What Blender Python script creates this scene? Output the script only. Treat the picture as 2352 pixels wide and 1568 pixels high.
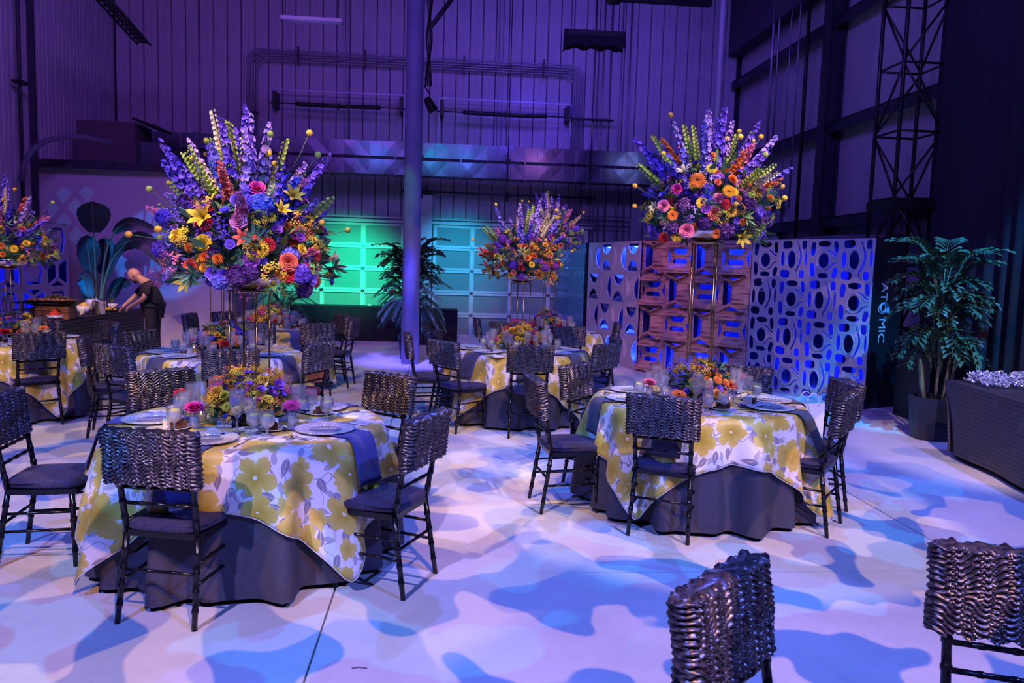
import bpy, bmesh, math, random
from mathutils import Vector, Matrix, Euler
import numpy as np
PI=math.pi
for o in list(bpy.data.objects): bpy.data.objects.remove(o)
S=bpy.context.scene
COL=S.collection
rnd=random.Random(7)
def R(a): return math.radians(a)

# ---------------------------------------------------------------- camera
F=1800.0; CH=1.73
_Y=Vector((1021-1176,784-605,F)).normalized()
_r=.03
_Z=Vector((_r,1,-(_Y[0]*_r+_Y[1])/_Y[2])).normalized()
_X=_Z.cross(_Y)
if _X[0]<0: _X=-_X
cd=bpy.data.cameras.new('camera'); cam=bpy.data.objects.new('camera',cd); COL.objects.link(cam)
cd.sensor_width=36; cd.sensor_fit='HORIZONTAL'; cd.lens=F/2352*36; cd.clip_end=200
right=Vector((_X[0],_Y[0],_Z[0])); up=Vector((_X[1],_Y[1],_Z[1])); fwd=Vector((_X[2],_Y[2],_Z[2]))
m=Matrix((( right[0],up[0],-fwd[0],0),(right[1],up[1],-fwd[1],0),(right[2],up[2],-fwd[2],CH),(0,0,0,1)))
cam.matrix_world=m
cd.dof.use_dof=True; cd.dof.focus_distance=4.6; cd.dof.aperture_fstop=6.5
S.camera=cam
def ray(px,py):
    v=Vector((px-1176,784-py,F)); return Vector((v.dot(_X),v.dot(_Y),v.dot(_Z)))
def atz(px,py,z=0):
    w=ray(px,py); return w*((z-CH)/w[2])+Vector((0,0,CH))
def aty(px,py,y):
    w=ray(px,py); return w*(y/w[1])+Vector((0,0,CH))
def atx(px,py,x):
    w=ray(px,py); return w*(x/w[0])+Vector((0,0,CH))

# ---------------------------------------------------------------- node helpers
class V:
    """socket wrapper with operators"""
    def __init__(s,nt,sock): s.nt=nt; s.s=sock
    def _m(s,op,*a,clamp=False):
        n=s.nt.nodes.new('ShaderNodeMath'); n.operation=op; n.use_clamp=clamp
        for i,x in enumerate((s,)+a):
            if isinstance(x,V): s.nt.links.new(x.s,n.inputs[i])
            else: n.inputs[i].default_value=x
        return V(s.nt,n.outputs[0])
    def __add__(s,o): return s._m('ADD',o)
    __radd__=__add__
    def __mul__(s,o): return s._m('MULTIPLY',o)
    __rmul__=__mul__
    def __sub__(s,o): return s._m('SUBTRACT',o)
    def __rsub__(s,o): return (s*-1)+o
    def __truediv__(s,o): return s._m('DIVIDE',o)
    def sin(s): return s._m('SINE')
    def cos(s): return s._m('COSINE')
    def abs(s): return s._m('ABSOLUTE')
    def fract(s): return s._m('FRACT')
    def floor(s): return s._m('FLOOR')
    def pow(s,o): return s._m('POWER',o)
    def sqrt(s): return s._m('SQRT')
    def lt(s,o): return s._m('LESS_THAN',o)
    def gt(s,o): return s._m('GREATER_THAN',o)
    def max(s,o): return s._m('MAXIMUM',o)
    def min(s,o): return s._m('MINIMUM',o)
    def atan2(s,o): return s._m('ARCTAN2',o)
    def smooth(s,a,b):
        n=s.nt.nodes.new('ShaderNodeMapRange'); n.interpolation_type='SMOOTHSTEP'
        s.nt.links.new(s.s,n.inputs[0]); n.inputs[1].default_value=a; n.inputs[2].default_value=b
        return V(s.nt,n.outputs[0])
def nd(nt,typ,**k):
    n=nt.nodes.new('ShaderNode'+typ)
    for a,b in k.items(): setattr(n,a,b)
    return n
def sep(nt,s):
    n=nd(nt,'SeparateXYZ'); nt.links.new(s,n.inputs[0]); return [V(nt,n.outputs[i]) for i in range(3)]
def comb(nt,x,y,z=0):
    n=nd(nt,'CombineXYZ')
    for i,a in enumerate((x,y,z)):
        if isinstance(a,V): nt.links.new(a.s,n.inputs[i])
        else: n.inputs[i].default_value=a
    return n.outputs[0]
def noise(nt,vec,scale,detail=2,rough=.5,dim='3D'):
    n=nd(nt,'TexNoise',noise_dimensions=dim); n.inputs['Scale'].default_value=scale
    n.inputs['Detail'].default_value=detail; n.inputs['Roughness'].default_value=rough
    if vec is not None: nt.links.new(vec,n.inputs['Vector'])
    return V(nt,n.outputs[0])
def rgb(c): return (c[0],c[1],c[2],1)
def mix(nt,f,a,b):
    n=nd(nt,'Mix',data_type='RGBA')
    if isinstance(f,V): nt.links.new(f.s,n.inputs[0])
    else: n.inputs[0].default_value=f
    for i,c in ((6,a),(7,b)):
        if isinstance(c,tuple): n.inputs[i].default_value=rgb(c)
        else: nt.links.new(c,n.inputs[i])
    return n.outputs[2]
def lin(h):  # 0-255 srgb tuple -> linear
    return tuple(((c/255)/12.92 if c/255<.04045 else ((c/255+.055)/1.055)**2.4) for c in h)
MATS={}
def mat(name,col=(.5,.5,.5),rough=.5,metal=0,var=.0,vscale=8,bump=0,bscale=40,trans=0,emit=None,estr=0,ior=1.45,spec=.5,sheen=0,coat=0,aniso=0,thin=0):
    if name in MATS: return MATS[name]
    m=bpy.data.materials.new(name); m.use_nodes=True; nt=m.node_tree
    b=nt.nodes['Principled BSDF']
    b.inputs['Base Color'].default_value=rgb(col); b.inputs['Roughness'].default_value=rough
    b.inputs['Metallic'].default_value=metal; b.inputs['IOR'].default_value=ior
    b.inputs['Specular IOR Level'].default_value=spec
    b.inputs['Transmission Weight'].default_value=trans
    b.inputs['Sheen Weight'].default_value=sheen; b.inputs['Coat Weight'].default_value=coat
    if emit: b.inputs['Emission Color'].default_value=rgb(emit); b.inputs['Emission Strength'].default_value=estr
    tc=nd(nt,'TexCoord')
    if var>0:
        f=noise(nt,tc.outputs['Object'],vscale,4)
        dark=tuple(c*(1-var) for c in col); lite=tuple(min(1,c*(1+var)) for c in col)
        nt.links.new(mix(nt,f.smooth(.3,.7),dark,lite),b.inputs['Base Color'])
    if bump>0:
        f=noise(nt,tc.outputs['Object'],bscale,3)
        bn=nd(nt,'Bump'); bn.inputs['Strength'].default_value=bump; bn.inputs['Distance'].default_value=.01
        nt.links.new(f.s,bn.inputs['Height']); nt.links.new(bn.outputs[0],b.inputs['Normal'])
    MATS[name]=m; return m

# ---------------------------------------------------------------- world, lights, exposure
S.view_settings.view_transform='Standard'; S.view_settings.look='None'
S.view_settings.gamma=1; S.view_settings.use_curve_mapping=False; S.view_settings.exposure=0
S.cycles.max_bounces=10; S.cycles.transmission_bounces=10; S.cycles.transparent_max_bounces=32; S.cycles.glossy_bounces=4; S.cycles.diffuse_bounces=3; S.cycles.sample_clamp_indirect=3; S.cycles.caustics_refractive=False; S.cycles.caustics_reflective=False
w=bpy.data.worlds.new('world'); S.world=w; w.use_nodes=True
w.node_tree.nodes['Background'].inputs[0].default_value=(.16,.08,.55,1)
w.node_tree.nodes['Background'].inputs[1].default_value=.02

def aim(o,loc,tgt):
    o.location=loc; d=Vector(tgt)-Vector(loc); o.rotation_euler=d.to_track_quat('-Z','Y').to_euler()
def spot(loc,tgt,col,power,ang,size=.06,blend=.5,gobo=None,name='stage_or_fill_spot'):
    l=bpy.data.lights.new(name,'SPOT'); l.color=col; l.energy=power; l.spot_size=R(ang); l.spot_blend=blend; l.shadow_soft_size=size
    o=bpy.data.objects.new(name,l); COL.objects.link(o); aim(o,loc,tgt)
    if gobo:
        l.use_nodes=True; nt=l.node_tree; nt.nodes.clear()
        out=nd(nt,'OutputLight'); em=nd(nt,'Emission'); nt.links.new(em.outputs[0],out.inputs[0])
        tc=nd(nt,'TexCoord'); x,y,z=sep(nt,tc.outputs['Normal']); 
        u=x/z; v=y/z
        fac=gobo(nt,u,v); 
        em.inputs['Strength'].default_value=1
        if isinstance(fac,V): nt.links.new(fac.s,em.inputs['Strength'])
        else: nt.links.new(fac,em.inputs['Color'])
    return o
def area(loc,tgt,col,power,sx,sy,name='area_light',spread=180):
    l=bpy.data.lights.new(name,'AREA'); l.color=col; l.energy=power; l.shape='RECTANGLE'; l.size=sx; l.size_y=sy; l.spread=R(spread)
    o=bpy.data.objects.new(name,l); COL.objects.link(o); aim(o,loc,tgt); return o
def camo(scale,seed,lo,hi,base=.0,soft=.02,thr=.5):
    def g(nt,u,v):
        n=noise(nt,comb(nt,u+seed,v+seed*1.7,0),scale,1.2,.4,'2D')
        return n.smooth(thr-soft,thr+soft)*(hi-base)+base
    return g
def lattice(nt,u,v):
    a=((u*1.0+v*.9)*16+.3).fract().gt(.3); b=((u*1.0-v*.9)*16+.3).fract().gt(.3)
    return (a*b)*((u.abs().lt(.06))*(v.abs().lt(.085)))*1.0
# ---------------------------------------------------------------- stage lights, mostly rigged high, plus unseen fill lamps added
AMB=(1,.60,.25); WARM=(1,.78,.48); BLU=(.10,.16,1.0); LAV=(.50,.34,1.0); VIO=(.34,.14,1.0); CYA=(.04,.45,1.0)
# blue-violet wash over the floor
for i,(x,y,tx,ty,p) in enumerate(((-3.5,-1.5,-1.6,3.6,2300),(4.5,-1.5,2.8,4.2,2500),(-4.5,5,-3.0,9,520),(5.5,5.5,2.8,9.0,900))):
    spot((x,y,6.6),(tx,ty,0),(.12,.20,1.0),p,84,.08,.9)
spot((0.3,7.5,7),(0.5,5.0,0),(.10,.15,1.0),1150,90,.10,.9)
spot((1,14.5,7),(0,15.5,0),(.75,.18,.85),210,62,.3,1)
# patterned (gobo) warm and pink light
spot((1.5,-2.0,6.8),(1.0,3.4,0),(1,.50,.30),1950,76,.01,.2,camo(17,2.3,0,1,soft=.005,thr=.505))
spot((-3.5,-1.5,6.8),(-1.3,4.5,.3),(1,.62,.26),1250,25,.01,.25,camo(13,9.1,0,1,soft=.006,thr=.45))
spot((3.8,0.8,6.8),(2.0,5.6,.3),(1,.64,.28),1250,26,.01,.25,camo(13,4.7,0,1,soft=.006,thr=.45))
spot((-1.2,2.5,6.8),(-1.1,8.4,0),(1,.58,.10),1350,56,.01,.3,camo(12,6.1,0,1,soft=.010,thr=.50))
spot((2.8,3.2,6.8),(1.1,9.4,0),(1,.62,.20),850,46,.01,.3,camo(12,1.9,0,1,soft=.006,thr=.48))
spot((-6.8,4.5,6.5),(-4.3,9.0,0),(1,.60,.18),800,40,.01,.3,camo(12,3.9,0,1,soft=.006,thr=.45))
# cyan / blue patterned
spot((-2.6,-.8,6.9),(-.9,4.6,0),(.0,.40,1.0),1000,30,.01,.3,camo(15,5.5,0,1,soft=.006,thr=.52))
spot((3.0,1.4,6.9),(2.3,5.6,0),(.0,.34,1.0),900,32,.01,.3,camo(15,8.5,0,1,soft=.006,thr=.53))
spot((-.5,4.4,6.8),(-.6,9.2,0),(.0,.26,.9),620,60,.01,.3,camo(13,2.5,0,1,soft=.006,thr=.52))
# key on flowers
spot((-.6,.6,6.6),(-1.12,4.66,1.95),(.95,.80,1.0),420,17,.03,.5)
spot((2.6,2.0,6.6),(1.92,5.62,2.4),(1,.78,.62),520,16,.03,.5)
spot((1.6,5.0,6.6),(.87,8.85,2.0),(1,.66,.42),460,15,.03,.5)
spot((2.2,7.5,6.6),(1.55,11.5,2.4),(1,.72,.60),380,14,.03,.5)
spot((-3.5,5.5,6.6),(-4.55,8.75,2.0),(1,.74,.65),340,17,.03,.5)
# walls
area((-3,14.4,8.1),(-3.2,18.8,4.2),(.34,.11,1.0),20,8,1.2,spread=130)
area((2.6,14.4,8.1),(2.4,18.8,4.4),(.18,.09,1.0),125,6,1.2,spread=130)
area((1,6,8.0),(7,12.5,4.4),(.20,.10,1.0),230,5,1.5,spread=120)
area((-2.5,7,7.9),(-7.4,14.5,4.2),(.33,.11,1.0),190,4,1.5,spread=120)
spot((1.3,12.0,7.4),(2.0,18.8,4.6),(.07,.05,1.0),1100,26,.05,.9,camo(5,3.3,0,1,base=.25,soft=.25,thr=.5))
# door lights
spot((-1.6,15.6,2.9),(-2.3,18.8,1.0),(.0,1.0,.46),1500,60,.25,1)
spot((.2,15.8,2.9),(.3,18.8,1.7),(.0,.62,1.0),520,50,.25,1)
spot((1.9,15.6,3.0),(2.2,18.8,1.1),(.30,.36,1.0),170,70,.1,.9)
# unseen spots added by the ducts so the metal shows coloured glints
for x,c in ((-1.75,(.05,.25,1)),(-.35,(.0,.5,.9)),(.5,(.08,.3,1)),(4.5,(.3,.35,1)),(2.2,(.5,.15,.5))):
    spot((x,15.4,4.35),(x,18,4.1),c,14,60,.14,.8)
# column
spot((-1.2,9.5,5.0),(-.56,13.4,.6),(.12,.09,1.0),7000,22,.08,.9)
# blue light through the banana plant and lattice patches on the walls
spot((-6.7,11.6,1.0),(-5.35,15.2,1.7),(.0,.22,1.0),400,26,.02,.3)
spot((-5.6,9.5,5.5),(-6.86,15.2,2.35),(.0,.30,1.0),240,15,.01,.1,lattice)
spot((3.0,9.5,6.0),(6.9,16.6,2.25),(.0,.34,1.0),520,14,.01,.1,lattice)
spot((-4.9,8.8,6.2),(-5.05,12.9,1.0),(1,.62,.32),1500,24,.04,.6)
spot((4.2,4.0,6.5),(5.4,8.2,1.5),(.02,.34,1.0),5200,20,.03,.6)
spot((3.0,4.5,6.5),(5.1,10.4,1.1),(.16,.12,1.0),260,40,.05,.8)
spot((1.0,8.0,5.6),(3.3,13.7,.9),(1.0,.26,.50),480,27,.05,.9)
spot((-4.0,8.8,5.5),(-4.4,15.2,1.1),(.62,.17,.62),210,44,.05,.9)
spot((3.2,2.6,5.5),(5.2,6.6,.7),(1,.75,.75),1000,24,.03,.6)  # added spot that brightens the crystal table, no lamp known there
spot((1.6,13.5,4.5),(2.7,16.6,1.1),(.10,.35,1.0),120,34,.05,.6)  # added blue spot that brightens the slit screen
spot((-1.4,10.5,5.8),(-.7,14.1,1.9),(.15,1.0,.15),240,16,.04,.5)
# ---------------------------------------------------------------- mesh helpers
class MB:
    def __init__(s): s.v=[]; s.f=[]; s.m=[]; s.sm=[]; s.uv={}; s.T=Matrix()
    def add(s,vs,fs,mi=0,smooth=False):
        b=len(s.v); s.v+=[tuple(s.T@Vector(v)) for v in vs]
        s.f+=[tuple(b+i for i in f) for f in fs]; s.m+=[mi]*len(fs); s.sm+=[smooth]*len(fs); return b
    def box(s,c,d,mi=0,rz=0,M=None,bev=0):
        hx,hy,hz=d[0]/2,d[1]/2,d[2]/2
        vs=[Vector((x,y,z)) for x in(-hx,hx) for y in(-hy,hy) for z in(-hz,hz)]
        if rz: q=Matrix.Rotation(rz,3,'Z'); vs=[q@v for v in vs]
        if M is not None: vs=[M@v for v in vs]
        vs=[v+Vector(c) for v in vs]
        s.add(vs,[(0,1,3,2),(4,6,7,5),(0,4,5,1),(2,3,7,6),(0,2,6,4),(1,5,7,3)],mi)
    def tube(s,pts,r,n=8,mi=0,caps=True,smooth=True,flat=1):
        pts=[Vector(p) for p in pts]; N=len(pts); rs=r if isinstance(r,(list,tuple)) else [r]*N
        vs=[];fs=[]; prev=None
        for i,p in enumerate(pts):
            d=(pts[min(i+1,N-1)]-pts[max(i-1,0)])
            if d.length<1e-9: d=Vector((0,0,1))
            d.normalize()
            if prev is None:
                a=Vector((0,0,1)) if abs(d.z)<.9 else Vector((0,1,0))
                a=(a-d*a.dot(d)).normalized()
            else: a=(prev-d*prev.dot(d)).normalized()
            prev=a; b=d.cross(a)
            for k in range(n):
                t=2*PI*k/n; vs.append(p+(a*math.cos(t)+b*math.sin(t)*flat)*rs[i])
        for i in range(N-1):
            for k in range(n):
                k2=(k+1)%n; fs.append((i*n+k,i*n+k2,(i+1)*n+k2,(i+1)*n+k))
        if caps: fs.append(tuple(range(n))[::-1]); fs.append(tuple((N-1)*n+k for k in range(n)))
        s.add(vs,fs,mi,smooth)
    def lathe(s,prof,n=24,c=(0,0,0),mi=0,smooth=True,close=False,rf=None):
        vs=[];fs=[]
        for j,(r,z) in enumerate(prof):
            for k in range(n):
                t=2*PI*k/n; rr=r*(rf(j,t) if rf else 1)
                vs.append((c[0]+rr*math.cos(t),c[1]+rr*math.sin(t),c[2]+z))
        L=len(prof)
        for j in range(L-1):
            for k in range(n):
                k2=(k+1)%n; fs.append((j*n+k,j*n+k2,(j+1)*n+k2,(j+1)*n+k))
        s.add(vs,fs,mi,smooth)
    def grid(s,fn,nu,nv,mi=0,smooth=True,closeu=False,uvfn=None):
        vs=[fn(i/(nu if closeu else nu-1),j/(nv-1)) for j in range(nv) for i in range(nu)]
        fs=[]
        for j in range(nv-1):
            for i in range(nu if closeu else nu-1):
                i2=(i+1)%nu; fs.append((j*nu+i,j*nu+i2,(j+1)*nu+i2,(j+1)*nu+i))
        s.add(vs,fs,mi,smooth)
    def sphere(s,c,r,n=10,m=7,mi=0,sc=(1,1,1)):
        prof=[(max(1e-4,math.sin(PI*j/m)),-math.cos(PI*j/m)) for j in range(m+1)]
        vs=[];fs=[]
        for (a,z) in prof:
            for k in range(n):
                t=2*PI*k/n; vs.append((c[0]+r*a*math.cos(t)*sc[0],c[1]+r*a*math.sin(t)*sc[1],c[2]+r*z*sc[2]))
        for j in range(m):
            for k in range(n):
                k2=(k+1)%n; fs.append((j*n+k,j*n+k2,(j+1)*n+k2,(j+1)*n+k))
        s.add(vs,fs,mi,True)
    def prism(s,poly,ax,a0,a1,mi=0):
        """poly 2D, extruded along axis ax (0,1,2)"""
        n=len(poly)
        def mk(p,a):
            q=[p[0],p[1]]; q.insert(ax,a); return q
        vs=[mk(p,a0) for p in poly]+[mk(p,a1) for p in poly]
        fs=[tuple(range(n))[::-1],tuple(range(n,2*n))]+[(i,(i+1)%n,n+(i+1)%n,n+i) for i in range(n)]
        s.add(vs,fs,mi)
    def mesh(s,name,mats=None):
        me=bpy.data.meshes.new(name); me.from_pydata(s.v,[],s.f)
        me.polygons.foreach_set('material_index',s.m); me.polygons.foreach_set('use_smooth',s.sm)
        if mats:
            for q in (mats if isinstance(mats,(list,tuple)) else [mats]): me.materials.append(q)
        me.update(); return me
    def build(s,name,mats,parent=None,loc=(0,0,0),rz=0):
        return put(name,s.mesh(name,mats),parent,loc,rz)
def put(name,me,parent=None,loc=(0,0,0),rz=0,rot=None,scale=None):
    o=bpy.data.objects.new(name,me); COL.objects.link(o); o.location=loc
    o.rotation_euler=rot if rot is not None else (0,0,rz)
    if scale is not None: o.scale=scale if isinstance(scale,(tuple,list,Vector)) else (scale,)*3
    if parent: o.parent=parent
    return o
def tag(o,label=None,cat=None,group=None,kind=None):
    if label: o['label']=label
    if cat: o['category']=cat
    if group: o['group']=group
    if kind: o['kind']=kind
    return o
def thing(name,label,cat,loc=(0,0,0),rz=0,group=None):
    o=bpy.data.objects.new(name,None); COL.objects.link(o); o.location=loc; o.rotation_euler=(0,0,rz); o.empty_display_size=.1
    return tag(o,label,cat,group)
def struct(name,mb,m,loc=(0,0,0),rz=0):
    o=mb.build(name,m,None,loc,rz) if isinstance(mb,MB) else put(name,mb,None,loc,rz); o['kind']='structure'; return o
KIDS={}
def children(o): return [c for c in bpy.data.objects if c.parent==o]
def dup(root,loc,rz,label,cat=None,group=None,kids=None):
    r=root.copy(); COL.objects.link(r); r.location=loc; r.rotation_euler=(0,0,rz); tag(r,label,cat,group)
    for ch,gr in kids:
        c=ch.copy(); COL.objects.link(c); c.parent=r
        for g in gr: d=g.copy(); COL.objects.link(d); d.parent=c
    return r
def kidlist(root):
    al=list(bpy.data.objects); ks=[c for c in al if c.parent==root]
    return [(c,[g for g in al if g.parent==c]) for c in ks]
def uvlayer(me,uvs):
    l=me.uv_layers.new(name='flat')
    for lp in me.loops: l.data[lp.index].uv=uvs[lp.vertex_index]

# ---------------------------------------------------------------- materials
M=mat
black_lac=M('black_lacquer',(.006,.006,.010),.22,spec=.45)
cushion_m=M('navy_black_fabric',(.038,.034,.085),.8,var=.25,vscale=60,bump=.15,bscale=400,sheen=.08,spec=.25)
steel_dark=M('dark_primer_steel',(.03,.03,.045),.6,var=.2)
black_m=M('black_metal',(.006,.006,.008),.45)
galv=M('galvanised_steel',(.20,.21,.26),.30,1,var=.12,vscale=3)
conduit_m=M('conduit_steel',(.3,.3,.36),.45,.8)
white_paint=M('white_painted_metal',(.6,.58,.6),.55,var=.06,vscale=2)
wallpan=M('wall_panel_metal',(.42,.40,.44),.6,var=.08,vscale=1.5,bump=.05,bscale=20)
drywall=M('drywall_paint',(.5,.48,.5),.85,var=.04,vscale=2)
dooring=M('garage_door_paint',(.52,.52,.52),.5,var=.05)
pane_m=M('frosted_panel',(.20,.23,.22),.6,bump=.1,bscale=120)
column_m=M('column_paint',(.24,.24,.42),.55,var=.08,vscale=3)
brass=M('brushed_gold',(.50,.33,.12),.3,1)
silver=M('polished_silver',(.75,.72,.72),.13,1,bump=.25,bscale=60)
cutl=M('cutlery_steel',(.8,.8,.85),.2,1)
def sheet_glass(name,blend=.22,base=.05,tint=(.96,.97,1),white=0.0,rough=.03,bump=0):
    m=bpy.data.materials.new(name); m.use_nodes=True; nt=m.node_tree; nt.nodes.clear(); out=nd(nt,'OutputMaterial')
    tr=nd(nt,'BsdfTransparent'); tr.inputs[0].default_value=rgb(tint); gl=nd(nt,'BsdfGlossy'); gl.inputs['Roughness'].default_value=rough
    if bump:
        tc=nd(nt,'TexCoord'); vn=nd(nt,'TexVoronoi'); vn.inputs['Scale'].default_value=bump; nt.links.new(tc.outputs['Object'],vn.inputs['Vector'])
        bn=nd(nt,'Bump'); bn.inputs['Strength'].default_value=1; bn.inputs['Distance'].default_value=.01; nt.links.new(vn.outputs['Distance'],bn.inputs['Height']); nt.links.new(bn.outputs[0],gl.inputs['Normal'])
    lw=nd(nt,'LayerWeight'); lw.inputs[0].default_value=blend; f=V(nt,lw.outputs['Facing']).pow(1.5)*.85+base
    mx=nd(nt,'MixShader'); nt.links.new(f.s,mx.inputs[0]); nt.links.new(tr.outputs[0],mx.inputs[1]); nt.links.new(gl.outputs[0],mx.inputs[2]); last=mx
    if white>0:
        tl=nd(nt,'BsdfDiffuse'); tl.inputs[0].default_value=(.8,.82,.9,1)
        if bump: nt.links.new(bn.outputs[0],tl.inputs['Normal'])
        m2=nd(nt,'MixShader'); m2.inputs[0].default_value=white
        nt.links.new(mx.outputs[0],m2.inputs[1]); nt.links.new(tl.outputs[0],m2.inputs[2]); last=m2
    nt.links.new(last.outputs[0],out.inputs[0]); return m
glass=sheet_glass('clear_glass',.55,.10,white=.10)
charger_m=sheet_glass('pressed_glass',.5,.42,white=.62,rough=.16,bump=90); well_m=sheet_glass('smooth_plate_glass',.3,.12,white=.12)
water=sheet_glass('iced_water',.4,.12,white=.30)
lemon_m=M('lemon_flesh',(.75,.68,.12),.5,var=.1)
china=M('white_china',(.75,.73,.70),.2,coat=.5)
cake_w=M('white_cake_sponge',(.78,.70,.55),.8,var=.12,vscale=90)
cake_c=M('chocolate_sponge',(.09,.03,.015),.8,var=.3,vscale=90)
frost_b=M('pale_blue_icing',(.30,.55,.62),.6)
candle_m=M('candle_wax',(.75,.6,.3),.5,emit=(1,.55,.2),estr=.25)
napkin_m=M('navy_linen',(.05,.06,.30),.85,bump=.5,bscale=220,sheen=.2)
napkin_g=M('charcoal_linen',(.075,.07,.12),.85,bump=.5,bscale=220,sheen=.2)
paper_m=M('white_card',(.8,.79,.75),.7)
grey_cloth=M('grey_cotton_cloth',(.055,.053,.085),.85,var=.08,vscale=30,bump=.2,bscale=300)
blackcloth=M('black_drape',(.012,.012,.02),.9,bump=.3,bscale=60)
skin_m=M('skin',(.55,.30,.20),.5,var=.06)
shirt_m=M('charcoal_shirt_cloth',(.022,.02,.022),.85,bump=.4,bscale=25)
green1=M('leaf_green',(.035,.10,.05),.34,var=.3,vscale=12)
green2=M('bright_leaf_green',(.20,.34,.07),.5,var=.3,vscale=15)
green3=M('blue_green_foliage',(.05,.16,.11),.55,var=.35,vscale=15)
stemg=M('stem_green',(.10,.16,.06),.6)
bark=M('cane_bark',(.10,.09,.05),.8,var=.3,vscale=20)
soil=M('potting_soil',(.02,.014,.01),.95,bump=.6,bscale=60)
pot_m=M('black_planter',(.018,.018,.028),.4)
PET={k:M(k,v,.55,var=.22,vscale=25) for k,v in dict(
 violet_petal=(.16,.08,.62),lavender_petal=(.42,.28,.72),blue_petal=(.14,.16,.70),pink_petal=(.80,.22,.36),
 coral_petal=(.85,.18,.10),orange_petal=(.88,.24,.03),yellow_petal=(.85,.60,.04),gold_petal=(.80,.42,.03),
 red_petal=(.62,.02,.03),magenta_petal=(.62,.03,.25),cream_petal=(.75,.62,.35),purple_petal=(.22,.04,.38),
 white_petal=(.75,.68,.66),lime_petal=(.42,.55,.08),deep_purple_petal=(.09,.02,.16)).items()}

def cover_mat():
    m=bpy.data.materials.new('satin_ruffle'); m.use_nodes=True; nt=m.node_tree; b=nt.nodes['Principled BSDF']
    b.inputs['Base Color'].default_value=rgb((.085,.07,.085)); b.inputs['Roughness'].default_value=.36
    b.inputs['Metallic'].default_value=.75; b.inputs['Specular IOR Level'].default_value=.7
    b.inputs['Sheen Weight'].default_value=.0
    tc=nd(nt,'TexCoord'); n=noise(nt,tc.outputs['Object'],55,3)
    nt.links.new(mix(nt,n.smooth(.3,.7),(.07,.058,.07),(.27,.23,.235)),b.inputs['Base Color'])
    return m
cover_m=cover_mat()

def concrete():
    m=bpy.data.materials.new('polished_concrete'); m.use_nodes=True; nt=m.node_tree; b=nt.nodes['Principled BSDF']
    g=nd(nt,'NewGeometry'); P=g.outputs['Position']
    a=noise(nt,P,.9,6,.6); c=noise(nt,P,14,5,.6); 
    x,y,z=sep(nt,P)
    st=noise(nt,comb(nt,x*3,y*14,0),3,4,.7)
    col=mix(nt,a.smooth(.25,.75),(.56,.55,.53),(.70,.69,.68))
    col=mix(nt,c.smooth(.45,.8)*.25,col,(.45,.44,.43))
    col=mix(nt,st.smooth(.70,.76)*.4,col,(.30,.29,.30))
    nt.links.new(col,b.inputs['Base Color'])
    rr=a*.25+.42; nt.links.new(rr.s,b.inputs['Roughness'])
    bn=nd(nt,'Bump'); bn.inputs['Strength'].default_value=.08; nt.links.new(c.s,bn.inputs['Height']); nt.links.new(bn.outputs[0],b.inputs['Normal'])
    return m
concrete_m=concrete()

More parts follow.
